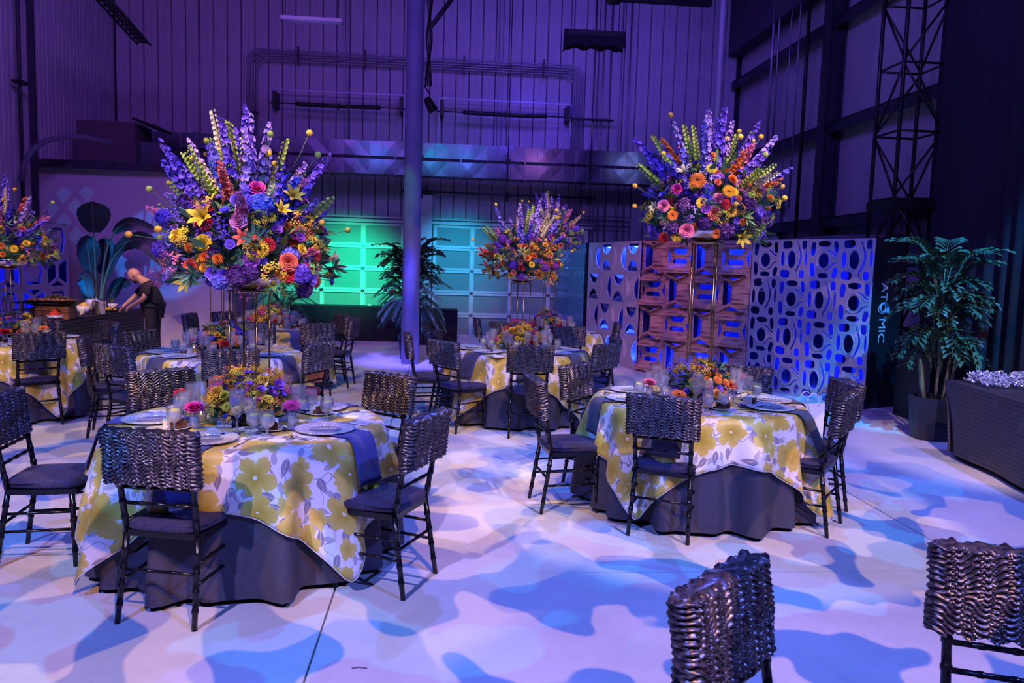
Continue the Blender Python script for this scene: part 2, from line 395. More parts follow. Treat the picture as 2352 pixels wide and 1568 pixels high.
def floral():
    m=bpy.data.materials.new('floral_damask_print'); m.use_nodes=True; nt=m.node_tree; b=nt.nodes['Principled BSDF']
    uv=nd(nt,'UVMap',uv_map='flat'); x,y,_=sep(nt,uv.outputs[0])
    wob=noise(nt,uv.outputs[0],18,3,.6,'2D')
    def vor(sc,ox,rn):
        n=nd(nt,'TexVoronoi',voronoi_dimensions='2D',feature='F1'); n.inputs['Scale'].default_value=1; n.inputs['Randomness'].default_value=rn
        px=x*sc+ox; py=y*sc+ox*.37; nt.links.new(comb(nt,px,py),n.inputs['Vector'])
        cx,cy,_=sep(nt,n.outputs['Position']); c=sep(nt,n.outputs['Color'])
        return px-cx,py-cy,c
    def flower(sc,ox,Rr,rn=.55):
        dx,dy,c=vor(sc,ox,rn); r=(dx*dx+dy*dy).sqrt(); a=dy.atan2(dx)+c[0]*6.3
        pet=(a*2.5+(a*1.0+c[2]*6).sin()*.35).sin().abs().pow(.5)*.42+.58
        edge=pet*Rr+(wob-.5)*.20+((a*23).sin()*.012)
        q=r/edge
        vein=((a*2.5).cos().abs().gt(.985))*q.lt(.9)
        return q.lt(1),q,vein,r
    def leaf(sc,ox,L,Wd):
        dx,dy,c=vor(sc,ox,.8); t=c[1]*6.3; ct=t.cos(); sn=t.sin()
        u=(dx*ct+dy*sn)/L; v=(dy*ct-dx*sn)
        w=(1-u*u).max(0)*Wd*((u+1.3)*.75)
        return v.abs().lt(w), v.abs().lt(.012)
    f1,q1,v1,r1=flower(4.1,3.1,.45,.5); f2,q2,v2,r2=flower(4.6,7.7,.27,.6)
    l1,m1=leaf(7.5,1.3,.40,.15); l2,m2=leaf(10,5.3,.42,.14)
    sn=noise(nt,uv.outputs[0],5.5,1,.5,'2D'); stem=(sn-.5).abs().lt(.006)
    base=(.80,.77,.80)
    lcol=(.27,.235,.30)
    c0=mix(nt,stem,base,lcol)
    c0=mix(nt,l2,c0,(.44,.41,.47)); c0=mix(nt,l1,c0,lcol); c0=mix(nt,l1*m1,c0,(.6,.58,.6))
    fl2=mix(nt,q2.smooth(.1,1),(.52,.40,.05),(.66,.53,.14)); fl1=mix(nt,q1.smooth(.1,1),(.46,.34,.03),(.62,.50,.11))
    c0=mix(nt,f2,c0,fl2); 
    c0=mix(nt,f1,c0,fl1); c0=mix(nt,r1.lt(.05)*wob.gt(.5),c0,(.75,.7,.6))
    nt.links.new(c0,b.inputs['Base Color']); b.inputs['Roughness'].default_value=.5; b.inputs['Sheen Weight'].default_value=.15
    bn=nd(nt,'Bump'); bn.inputs['Strength'].default_value=.25; bn.inputs['Distance'].default_value=.004
    big=noise(nt,uv.outputs[0],9,4,.6,'2D'); nt.links.new((f1*.3+f2*.3+l1*.2+big*3).s,bn.inputs['Height']); nt.links.new(bn.outputs[0],b.inputs['Normal'])
    return m
floral_m=floral()
def wood():
    m=bpy.data.materials.new('zebra_wood_veneer'); m.use_nodes=True; nt=m.node_tree; b=nt.nodes['Principled BSDF']
    tc=nd(nt,'TexCoord'); x,y,z=sep(nt,tc.outputs['Object'])
    n=noise(nt,comb(nt,x*2.2,y*2,z*42),1,3,.55); n2=noise(nt,comb(nt,x*.9,y,z*9),1,2,.5)
    c=mix(nt,n.smooth(.52,.6),(.50,.27,.22),(.10,.035,.03)); c=mix(nt,n2*.35,c,(.5,.3,.22))
    nt.links.new(c,b.inputs['Base Color']); b.inputs['Roughness'].default_value=.5; return m
wood_m=wood()
def stripe_cloth():
    m=bpy.data.materials.new('woven_stripe_drape'); m.use_nodes=True; nt=m.node_tree; b=nt.nodes['Principled BSDF']
    tc=nd(nt,'TexCoord'); x,y,z=sep(nt,tc.outputs['Object'])
    n=noise(nt,tc.outputs['Object'],6,3)
    s1=(z*26).fract().gt(.5)
    c=mix(nt,s1*.6,(.035,.03,.035),(.075,.062,.07)); c=mix(nt,n.smooth(.55,.75)*.5,c,(.10,.08,.10))
    nt.links.new(c,b.inputs['Base Color']); b.inputs['Roughness'].default_value=.6; return m
stripe_m=stripe_cloth()
def ruffle_black():
    m=bpy.data.materials.new('black_banded_drape'); m.use_nodes=True; nt=m.node_tree; b=nt.nodes['Principled BSDF']
    b.inputs['Base Color'].default_value=(.016,.014,.016,1); b.inputs['Roughness'].default_value=.6; return m
band_m=ruffle_black()
# ================================================================ ROOM
# floor: base and saw-cut slabs
b=MB(); b.box((0,8,-.16),(22,26,.2)); floor=struct('floor',b,M('joint_filler',(.03,.03,.035),.9))
xs=[-11,-8.1,-4.32,-.54,3.26,7.05,11]; ys=[-5,.4,4.27,13.3,21]
for i in range(6):
    for j in range(4):
        b=MB(); b.box(((xs[i]+xs[i+1])/2,(ys[j]+ys[j+1])/2,-.03),(xs[i+1]-xs[i]-.010,ys[j+1]-ys[j]-.008,.06)); b.build('slab',concrete_m,floor)
WY=18.8; HT=8.4; LX=-7.45; RX=6.95
# ceiling
b=MB(); b.box((0,8,HT+.1),(17,26,.2)); struct('ceiling',b,M('ceiling_metal',(.05,.05,.06),.7))
# back wall with interlocking panels
b=MB(); b.box(((LX+RX)/2,WY+.16,HT/2),(RX-LX+.6,.2,HT)); wb=struct('wall_back',b,steel_dark)
pb=MB(); Wp=.305
prof=[(-Wp/2+.006,0),(-Wp/2+.016,-.03),(-.02,-.03),(-.012,-.024),(.012,-.024),(.02,-.03),(Wp/2-.016,-.03),(Wp/2-.006,0)]
vs=[(x,y,z) for z in (0,HT) for (x,y) in prof]; n=len(prof)
pb.add(vs,[(i,i+1,n+i+1,n+i) for i in range(n-1)]); panel_me=pb.mesh('wall_panel',wallpan)
k=0; x=LX+Wp/2
while x<RX: put('panel',panel_me,wb,(x,WY+.05,0)); x+=Wp
# left wall, same corrugation, tighter
b=MB(); b.box((LX-.16,8,HT/2),(.2,26,HT)); wl=struct('wall_left',b,steel_dark)
y=WY-Wp/2
while y>6: put('panel',panel_me,wl,(LX-.05,y,0),PI/2); y-=Wp
# right wall : wide flat panels, girts and columns
b=MB(); b.box((RX+.2,8,HT/2),(.2,26,HT)); wr=struct('wall_right',b,steel_dark)
rp=MB(); rp.box((0,0,HT/2),(.06,1.19,HT)); rpm=rp.mesh('wide_panel',wallpan)
for y in np.arange(WY-.6,2,-1.2): put('panel',rpm,wr,(RX+.07,y,0))
def girt(z,y0,y1):
    g=MB(); g.box((RX-.08,(y0+y1)/2,z),(.2,y1-y0,.02)); g.box((RX-.17,(y0+y1)/2,z-.09),(.02,y1-y0,.19)); return g
for z in (2.75,4.42,6.25,7.6):
    o=girt(z,2.5,WY).build('girt',steel_dark,wr)
cm=MB(); yy=13.8
cm.box((RX-.02,yy,HT/2),(.02,.26,HT)); cm.box((RX-.30,yy,HT/2),(.02,.26,HT)); cm.box((RX-.16,yy,HT/2),(.27,.02,HT))
tag(cm.build('steel_column',steel_dark),'dark I-beam steel column standing against the right wall','column')
cm=MB(); cm.box((LX+.08,15.0,HT/2),(.10,.06,HT)); cm.build('trim_1',steel_dark)['kind']='structure'
tag(bpy.data.objects['trim_1'],None)
# dark upper part of the right wall, added as a thin box
b=MB(); b.box((RX-.17,16.4,7.62),(.3,4.7,1.55)); tag(b.build('dark_wall_box',M('dark_upper_wall',(.05,.045,.07),.8)),'dark upper part of the right wall in the back corner','wall')
# white corner enclosure (small room) at back left
ex1=-4.0; ey=15.2; ez=3.28
b=MB(); b.box(((LX+ex1)/2,(ey+WY)/2,ez/2),(ex1-LX,WY-ey-.2,ez)); struct('wall_enclosure',b,drywall)
b=MB(); b.box(((LX+ex1)/2,ey-.03,ez+.05),(ex1-LX+.06,.12,.14)); struct('trim_2',b,steel_dark)
b=MB(); b.box((-3.78,15.4,1.9),(.26,.3,3.8)); tag(b.build('box_column',M('navy_column',(.07,.07,.13),.6)),'dark square column beside the white corner enclosure','column')
# pilaster between the two garage doors
b=MB(); b.box((-.62,WY-.12,1.65),(.62,.34,3.3)); struct('wall_pilaster',b,drywall)
# garage doors
def garage(name,x0,x1,ncol,nrow,z1,ysurf):
    W=x1-x0; b=MB(); b.box(((x0+x1)/2,ysurf+.03,z1/2),(W,.04,z1)); d=struct(name,b,dooring)
    rh=z1/nrow; cw=W/ncol
    for r in range(nrow):
        for c in range(ncol):
            p=MB(); x=x0+cw*(c+.5); z=rh*(r+.5); p.box((x,ysurf-.002,z),(cw-.12,.012,rh-.10)); p.build('pane',pane_m,d)
        for e,zz in ((0,rh*r+.03),(1,rh*(r+1)-.03)):
            p=MB(); p.box(((x0+x1)/2,ysurf-.02,zz),(W,.045,.052)); p.build('rail',dooring,d)
        for c in range(ncol+1):
            p=MB(); p.box((min(max(x0+cw*c,x0+.035),x1-.035),ysurf-.022,rh*(r+.5)),(.085,.046,rh-.012)); p.build('stile',dooring,d)
        if r:
            for c in range(1,ncol):
                p=MB(); p.box((x0+cw*c,ysurf-.06,rh*r),(.075,.035,.05)); p.build('hinge',galv,d)
    p=MB(); p.box(((x0+x1)/2,ysurf-.04,z1+.05),(W+.2,.09,.07)); p.build('header',dooring,d)
    p=MB(); p.box(((x0+x1)/2,ysurf-.02,z1+.14),(W+.3,.05,.04)); p.build('header',dooring,d)
    return d
garage('door_1',-4.75,-.95,4,5,2.62,WY-.1)
garage('door_2',-.27,3.4,4,5,2.62,WY-.1)
# light-coloured kick wall on right of door 2 up to screens stays plain panels

# door torsion-spring shafts
def spring(x0,x1,z,label):
    t=thing('torsion_spring_shaft',label,'door spring',((x0+x1)/2,WY-.3,z))
    h=(x1-x0)/2; b=MB(); b.tube([(-h,0,0),(h,0,0)],.013,6); b.build('shaft',black_m,t)
    for s in (-1,1):
        b=MB(); b.box((s*h*.93,.13,.08),(.09,.40,.34)); b.build('bracket',black_m,t)
    b=MB(); pts=[(-h*.62+i/30*h*1.24,0,-.012*math.sin(i/30*PI)) for i in range(31)]
    b.tube(pts,[.045+.004*(i%2) for i in range(31)],8); b.build('spring',black_m,t)
    b=MB(); b.box((0,0,-.02),(.04,.06,.14)); b.build('bracket',black_m,t)
    b=MB(); b.box((0,.03,.3),(2*h*.97,.03,.03)); 
    for s in(-1,1): b.box((s*h*.97,.03,-.3),(.03,.03,1.2))
    b.build('track_frame',conduit_m,t)
spring(-4.0,-.95,5.22,'black torsion spring shaft above the left green-lit garage door')
spring(-.25,2.9,5.20,'black torsion spring shaft above the right teal-lit garage door')
# rectangular galvanised ducts
def duct(z,label,h=.32):
    x0,x1=-7.1,5.7; t=thing('air_duct',label,'duct',(0,17.9,z))
    x=x0;i=0
    while x<x1:
        L=.285; b=MB(); q=.004
        vs=[(x,-.25,-h/2),(x+L,-.25,-h/2),(x+L,-.25,h/2),(x,-.25,h/2),(x+L/2,-.25-q*((i%3)-1),0),(x,.25,-h/2),(x+L,.25,-h/2),(x+L,.25,h/2),(x,.25,h/2)]
        b.add(vs,[(0,1,4),(1,2,4),(2,3,4),(3,0,4),(5,8,7,6),(0,5,6,1),(3,2,7,8),(0,3,8,5),(1,6,7,2)]); b.build('panel',galv,t)
        b=MB(); big=(i%5==0); e=.03 if big else .008
        b.box((x+L,0,0),(.03 if big else .012,.5+2*e,h+2*e)); b.build('flange' if big else 'seam',conduit_m if not big else galv,t)
        x+=L;i+=1
duct(4.19,'upper rectangular galvanised steel air duct across the back wall')
duct(3.80,'lower rectangular galvanised steel air duct across the back wall')
# hangers & clamp truss pipe under the ducts
for x in (-.55,1.35,3.2):
    t=thing('duct_hanger','black hanger strap on the galvanised ducts, '+{-.55:'beside the round column',1.35:'above the orange bouquet',3.2:'nearest the right wall'}[x],'hanger',(x,17.58,3.9))
    b=MB(); b.tube([(0,0,-.75),(0,0,HT-3.9)],.012,6); b.build('rod',black_m,t)
    b=MB(); b.box((0,.03,.12),(.1,.10,.10)); b.box((0,0,-.66),(.09,.07,.2)); b.build('clamp',black_m,t)
b=MB(); b.tube([(-.95,17.5,3.28),(3.3,17.5,3.28)],.03,8); tag(b.build('lighting_pipe',black_m),'black horizontal pipe hung below the galvanised ducts','pipe')
# conduits : bundle going over the doors
cy=WY-.06
def conduit(pts,r=.016,label='',name='conduit_pipe'):
    b=MB(); b.tube(pts,r,6); o=b.build(name,conduit_m); return tag(o,label,'pipe','conduits running over the garage doors')
def bend(p0,c,p1,n=5):
    p0,c,p1=Vector(p0),Vector(c),Vector(p1); return [p0*(1-t)**2+c*2*t*(1-t)+p1*t*t for t in [i/n for i in range(n+1)]]
ORD=['outermost','second outermost','middle','second innermost','innermost']
for i in range(5):
    o=.055*i; xl=-4.55+o; xr=3.15-o; zt=6.42-o
    pts=[(xl,cy-.04,3.3)]+bend((xl,cy-.04,zt-.3),(xl,cy-.04,zt),(xl+.3,cy-.04,zt))+bend((xr-.3,cy-.04,zt),(xr,cy-.04,zt),(xr,cy-.04,zt-.3))+[(xr,cy-.04,1.0)]
    conduit(pts,.017,ORD[i]+' of five thin steel conduits arching over both garage doors')
for x,z,v in ((-3.4,6.3,1),(-1.9,6.3,1),(.35,6.3,1),(2.2,6.3,1),(-4.45,5.0,0),(3.4,5.2,0)):
    b=MB(); b.box((x,cy-.1,z),(.04,.05,.42) if v else (1.0 if x>0 else .34,.05,.05))
    tag(b.build('conduit_strut',black_m),{-3.4:'black vertical strut clamping the conduit bundle above the left bouquet',-1.9:'black vertical strut clamping the conduit bundle just left of the round column',.35:'black vertical strut on the conduit bundle just right of the round column',2.2:'black vertical strut on the conduit bundle below the draped fixture',-4.45:'black horizontal strut across the left vertical run of conduits',3.4:'long black horizontal strut across the right vertical run of conduits'}[x],'bracket')
for j,x in enumerate((3.42,3.5,3.62,3.78,4.05,4.25)):
    conduit([(x,cy-.04,1.2),(x,cy-.04,8.3 if j!=1 else 6.3)],.014+.006*(j in(2,5)),['first','second','third','fourth','fifth','sixth'][j]+' vertical steel conduit right of the garage doors on the back wall')
for j in range(3):
    z=2.95-.12*j; conduit([(3.0+.1*j,cy-.1,1.2)]+bend((3.0+.1*j,cy-.1,z-.2),(3.0+.1*j,cy-.1,z),(3.2+.1*j,cy-.1,z))+[(4.4,cy-.1,z)],.015,['top','middle','lowest'][j]+' of three bent steel conduits low on the back wall')
for ii,(x,z0) in enumerate(((-2.35,4.5),(-2.28,4.5),(1.15,3.0),(1.25,3.0),(-5.6,3.4))):
    conduit([(x,cy-.05,z0),(x,cy-.05,8.3)],.008,['left wire of the pair above the left garage door','right wire of the pair above the left garage door','left wire of the pair above the right garage door','right wire of the pair above the right garage door','lone thin wire above the corner enclosure'][ii])
# left wall pipes
for y,label in ((14.5,'dark vertical pipe fixed on the left wall in front of the corner enclosure'),(13.2,'vertical pipe nearest the left edge on the left wall')):
    t=thing('wall_pipe',label,'pipe',(LX+.12,y,0)); b=MB(); b.tube([(0,0,2.3),(0,0,HT)],.035,8); b.build('pipe',steel_dark,t)
    for z in (4.6,6.2):
        b=MB(); b.box((.02,0,z),(.16,.3,.05)); b.build('bracket',black_m,t)
b=MB(); b.tube(bend((LX+.25,14.2,2.9),(LX+.3,14.2,3.75),(LX+1.1,14.6,3.75))+[(LX+1.5,14.9,3.7)],.05,8); tag(b.build('flexible_conduit',M('dull_conduit',(.10,.10,.14),.7)),'bent grey flexible conduit curving over the corner enclosure','pipe')
# equipment box above enclosure
t=thing('air_handler','brown-grey boxed air handling unit on top of the corner enclosure','air handler',(-6.6,16.6,ez+.006))
b=MB(); b.box((0,0,.5),(1.1,.9,1.0)); b.build('cabinet',M('air_handler_paint',(.10,.07,.08),.7),t)
b=MB(); b.box((.75,.05,.35),(.4,.7,.6)); b.build('duct_stub',galv,t)
b=MB(); b.box((.72,0,1.0),(.5,.8,.05),M=Matrix.Rotation(R(18),3,'Y')); b.build('lid',black_m,t)
# diagonal cable tray high at left
P0=aty(185,-60,13.0); P1=aty(330,102,16.5)
t=thing('cable_tray','dark cable tray sloping across the top left corner under the ceiling','cable tray',P0)
d=P1-P0; nrm=d.normalized(); sd=nrm.cross(Vector((0,0,1))).normalized()
for s in (-.12,.12):
    b=MB(); b.tube([sd*s,d+sd*s],.03,4); b.build('side_rail',steel_dark,t)
for i in range(14):
    b=MB(); q=d*(i+.5)/14; b.tube([q-sd*.12,q+sd*.12],.014,4); b.build('rung',steel_dark,t)
b=MB()
for k in range(3): b.tube([sd*(.06*k-.06)+Vector((0,0,.03)),d+sd*(.06*k-.06)+Vector((0,0,.03))],.02,5)
b.build('cables',black_m,t)
# hanging fluorescent strip
c=aty(716,48,12.0)
t=thing('hanging_strip_light','unlit white strip light hanging above the left bouquet','light',c)
b=MB(); b.box((0,0,.02),(.86,.10,.05)); b.build('housing',white_paint,t)
for s in (-1,1):
    b=MB(); b.prism([(-.06,-.03),(.0,.05),(.06,-.03)],0,s*.44-.012,s*.44+.012); b.build('end_cap',M('grey_cap',(.25,.25,.3),.6),t)
    b=MB(); b.tube([(s*.38,0,.04),(s*.38,0,8.3-c.z)],.006,4); b.build('hanger_cable',black_m,t)
    b=MB(); b.tube([(-.40,s*.028,-.012),(.40,s*.028,-.012)],.014,6); b.build('tube_lamp',M('dead_tube',(.55,.45,.7),.4),t)
# draped black fixture
c=aty(1366,88,12.0)
t=thing('draped_fixture','black cloth-draped ceiling fixture hanging above the tall middle bouquets','light fixture',c)
b=MB()
def dr(u,v):
    x=(u-.5)*.92; a=(v-.5)*2; yy=a*.12; z=.12-.26*abs(a)**1.5-.02*math.sin(u*23)*abs(a)-(.06 if (u<.03 or u>.97) else 0)*abs(a); return (x,yy,z)
b.grid(dr,24,11); b.build('cloth',blackcloth,t)
b=MB(); b.box((0,0,.06),(.86,.14,.08)); b.build('housing',black_m,t)
for s in (-.36,.36):
    b=MB(); b.tube([(s,0,.1),(s,0,8.3-c.z)],.006,4); b.build('hanger_cable',black_m,t)
# round steel column
t=thing('round_column','tall round blue-grey steel column standing in the middle of the floor','column',(-.56,13.45,0))
b=MB(); b.lathe([(0,0),(.146,0),(.146,HT),(0,HT)],32); b.build('shaft',column_m,t)
b=MB(); b.lathe([(.150,.0),(.150,.012),(.148,.012)],32); b.build('base_ring',column_m,t)
# cable bundle and par lamp on column
b=MB()
for k in range(4):
    pts=[(-.36+.02*k+.02*math.sin(i*1.3+k),13.40,6.6-i*.14) for i in range(15)]; b.tube(pts,.014,5)
tag(b.build('cable_bundle',black_m),'black cable bundle hanging down the right side of the round column','cable')
t=thing('stage_lamp','black par can stage lamp clamped beside the round column','stage lamp',(-.30,13.38,4.35))
b=MB(); b.lathe([(.02,-.12),(.06,-.10),(.075,.0),(.085,.13),(.075,.13),(.06,0)],14)
for i,v in enumerate(b.v):
    q=Matrix.Rotation(R(150),3,'Y')@Vector(v); b.v[i]=tuple(q)
b.build('lamp_body',black_m,t)
b=MB(); b.tube([(0,-.09,0),(0,-.09,.16),(0,.09,.16),(0,.09,0)],.008,5); b.build('yoke',black_m,t)
b=MB(); b.tube([(0,0,.16),(-.1,0,.3)],.012,5); b.build('clamp',black_m,t)
b=MB(); P=aty(985,68,13.4); Q=aty(1040,-5,13.6); b.tube([P,Q],.04,6); tag(b.build('brace_bar',steel_dark),'dark diagonal brace running up from the round column','brace')
# white vertical pole
P=aty(1655,-30,12.6); 
b=MB(); b.tube([(4.33,12.6,2.6),(4.33,12.6,HT)],.045,10); tag(b.build('vertical_pipe',M('white_pipe',(.45,.42,.55),.5,bump=.3,bscale=30)),'pale vertical pipe dropping behind the right-hand bouquet','pipe')
# right wall pipes
def wp(pyx,z0,z1,r,label,m=conduit_m,extra=None):
    b=MB(); b.tube([(RX-.3,pyx,z0),(RX-.3,pyx,z1)]+(extra or []),r,8); tag(b.build('wall_conduit',m),label,'pipe')
for px,z0,r,lab,m in ((1775,3.9,.03,'paired grey conduit on the right wall nearest the back corner',conduit_m),(1788,4.0,.022,'slim conduit just left of the long black pipe on the right wall',conduit_m),(1835,3.0,.02,'long slim conduit between two pipes on the right wall',conduit_m),(1855,2.3,.035,'long black pipe running down the right wall',black_m),(1815,3.6,.012,'thin wire conduit on the right wall',conduit_m)):
    yy=atx(px,100,RX-.3).y; wp(yy,z0,HT,r,lab,m)
b=MB(); ya=atx(1855,500,RX-.3).y; b.tube([(RX-.3,ya+.6,2.38),(RX-.3,ya,2.38),(RX-.35,12.6,2.36),(RX-.35,10.8,2.3)],.045,8); tag(b.build('wall_conduit',conduit_m),'horizontal grey pipe low on the right wall behind the truss','pipe')
# door with lattice light region : plain metal door frame on right wall
b=MB(); b.box((RX-.08,16.6,1.55),(.06,1.5,3.1)); tag(b.build('door_3',M('side_door_paint',(.32,.31,.36),.7))); bpy.data.objects['door_3']['kind']='structure'
b=MB(); b.box((RX-.14,16.6,3.2),(.1,1.9,.22)); b.build('trim_3',steel_dark)['kind']='structure'
# ceiling light rail at top
b=MB(); P=aty(1440,2,13); b.box((P.x+.6,13,P.z+.05),(1.6,.12,.12)); tag(b.build('lighting_bar',black_m),'black lighting bar crossing the top edge right of centre','bar')
t=thing('stage_lamp','black stage lamp hanging at the top edge above the draped fixture','stage lamp',aty(1410,-2,12.6))
b=MB(); b.lathe([(.02,-.08),(.11,-.06),(.14,.02),(.14,.12),(.02,.14)],14); b.build('lamp_body',black_m,t)
b=MB(); b.tube([(0,0,.13),(0,0,.5)],.012,5); b.build('hanger',black_m,t)

# lattice truss tower
TX,TY=6.36,10.6
t=thing('truss_tower','tall black lattice truss tower standing behind the ringed screen','truss',(TX,TY,0))
hw=.30; cor=[(-hw,-hw),(hw,-hw),(hw,hw),(-hw,hw)]
for (x,y) in cor:
    b=MB(); b.tube([(x,y,0.02),(x,y,HT-.05)],.028,8); b.build('leg',black_m,t)
seg=.9
for i in range(9):
    z=.1+i*seg
    for k in range(4):
        a,c=cor[k],cor[(k+1)%4]
        b=MB(); b.tube([(a[0],a[1],z),(c[0],c[1],z)],.016,6); b.build('cross_bar',black_m,t)
        if k%2==i%2: a,c=c,a
        b=MB(); b.tube([(a[0],a[1],z+.03),(c[0],c[1],min(z+seg*.97,HT-.1))],.016,6); b.build('diagonal_brace',black_m,t)
b=MB(); b.box((0,0,.02),(.9,.9,.04)); b.build('base_plate',black_m,t)
b=MB(); rr=random.Random(3)
for k in range(9):
    x0=-.3+.05*k; pts=[(x0+.2*math.sin(i*.9+k)+rr.uniform(-.03,.03),-.42-.06*(k%4)+.10*math.cos(i*.8+k*2),.04+.02*k+.35*max(0,math.sin(i*.5+k))*(k%3>0)) for i in range(14)]; b.tube(pts,.011,5)
b.build('cable_coil',black_m,t)
b=MB(); b.box((0.15,0,2.72),(.95,.7,.12)); b.build('junction_plate',black_m,t)
# black curtains
def curtain(x0,y0,x1,y1,z1,label,seed=0):
    d=Vector((x1-x0,y1-y0,0)); L=d.length; d.normalize(); n=Vector((-d.y,d.x,0)); 
    b=MB(); nu=int(L*26)
    def fn(u,v):
        s=u*L; a=.07*math.sin(s*17+seed)+.03*math.sin(s*31+seed*2); z=.03+v*(z1-.03)
        p=Vector((x0,y0,z))+d*s+n*a*(1-.3*v); return tuple(p)
    b.grid(fn,nu,5); o=b.build('black_curtain',blackcloth); tag(o,label,'curtain')
curtain(6.75,10.6,5.95,7.4,HT-.1,'floor-length black stage curtain nearest the truss tower')
curtain(6.75,7.3,6.75,3.5,HT-.1,'floor-length black stage curtain at the far right edge',2)
b=MB(); b.box((0,0,0),(.012,.05,1.5)); tag(b.build('light_strip',M('cyan_strip',(.1,.3,.5),.5,emit=(.05,.35,.9),estr=1.2),None,(6.60,10.02,4.0)),'thin glowing cyan strip at the edge of the black curtain','light')
b=MB(); b.box((5.95,9.0,.42),(.5,.7,.84)); tag(b.build('stage_deck',black_m),'black stage riser deck by the curtains behind the crystal table','stage')
# ================================================================ CHAIR
def ring_tube(b,p0,p1,r,nr,n=8,taper=1):
    p0,p1=Vector(p0),Vector(p1); pts=[];rs=[]; L=(p1-p0).length
    ts=[0]
    for i in range(nr):
        t=(i+1)/(nr+1); e=.007/L
        ts+= [t-e*1.6,t-e,t+e,t+e*1.6]
    ts.append(1)
    for i,t in enumerate(ts):
        pts.append(p0+(p1-p0)*t); k=(i-1)%4
        ring= 0<i<len(ts)-1 and k in(1,2)
        rs.append(r*(1+(taper-1)*t)*(1.22 if ring else 1))
    b.tube(pts,rs,n)
def cover_mesh(seed=0,k=0):
    W,T,H0,H1=.405,.040,.680,.938
    rr=random.Random(seed); b=MB()
    per=[]; # perimeter of flat rounded box
    nf=84
    for i in range(nf+1): per.append((-W/2+W*i/nf,-T/2,0,-1,i/nf))
    for i in range(1,6): a=-PI/2+PI*i/6; per.append((W/2+T/2*math.cos(a)*.7,T/2*math.sin(a),math.cos(a),math.sin(a),1+.02*i))
    for i in range(nf+1): per.append((W/2-W*i/nf,T/2,0,1,1.2+i/nf))
    for i in range(1,6): a=PI/2+PI*i/6; per.append((-W/2+T/2*math.cos(a)*.7,T/2*math.sin(a),math.cos(a),math.sin(a),2.2+.02*i))
    n=len(per); nv=96
    ph=[rr.uniform(-.5,.5) for _ in range(12)]
    def disp(s,v):
        col=s*5.6
        wave=1.1*math.sin(2*PI*col+ph[0]+.5*math.sin(v*7))+.25*math.sin(2*PI*col*1.9+ph[1]+v*4)
        q=v*13.5+wave+.25*math.sin(5*v+s*7+ph[2])
        f=q-math.floor(q); saw=math.sin(PI*f**.75)**.6 if 0<f<1 else 0
        amp=.0115+.0045*abs(math.cos(PI*col+ph[3]+.6*math.sin(v*9)))
        return amp*saw*1.75
    vs=[];fs=[]
    for j in range(nv):
        v=j/(nv-1); z=H0+(H1-H0)*v
        top=min(1,(1-v)/.02) if v>.98 else 1
        for (x,y,nx,ny,s) in per:
            d=disp(s,v); dz=.003*math.sin(s*35.+ph[4])+ (.006*math.sin(s*2*PI*5.6+ph[5]) if j in(0,nv-1) else 0)
            sc=.45+.55*math.sqrt(max(0,top)) if top<1 else 1
            vs.append((x+nx*d,y*sc+ny*d,z+dz+ .004*math.sin(s*71)*(v>.97)))
    for j in range(nv-1):
        for i in range(n):
            i2=(i+1)%n; fs.append((j*n+i,j*n+i2,(j+1)*n+i2,(j+1)*n+i))
    fs.append(tuple((nv-1)*n+i for i in range(n)))
    b.add(vs,fs,0,True)
    # lean back with posts
    for i,(x,y,z) in enumerate(b.v): b.v[i]=(x,y+(.932-z)*.13-.0,z)
    return b.mesh('chair_cover',cover_m)
cover_me=cover_mesh(1)
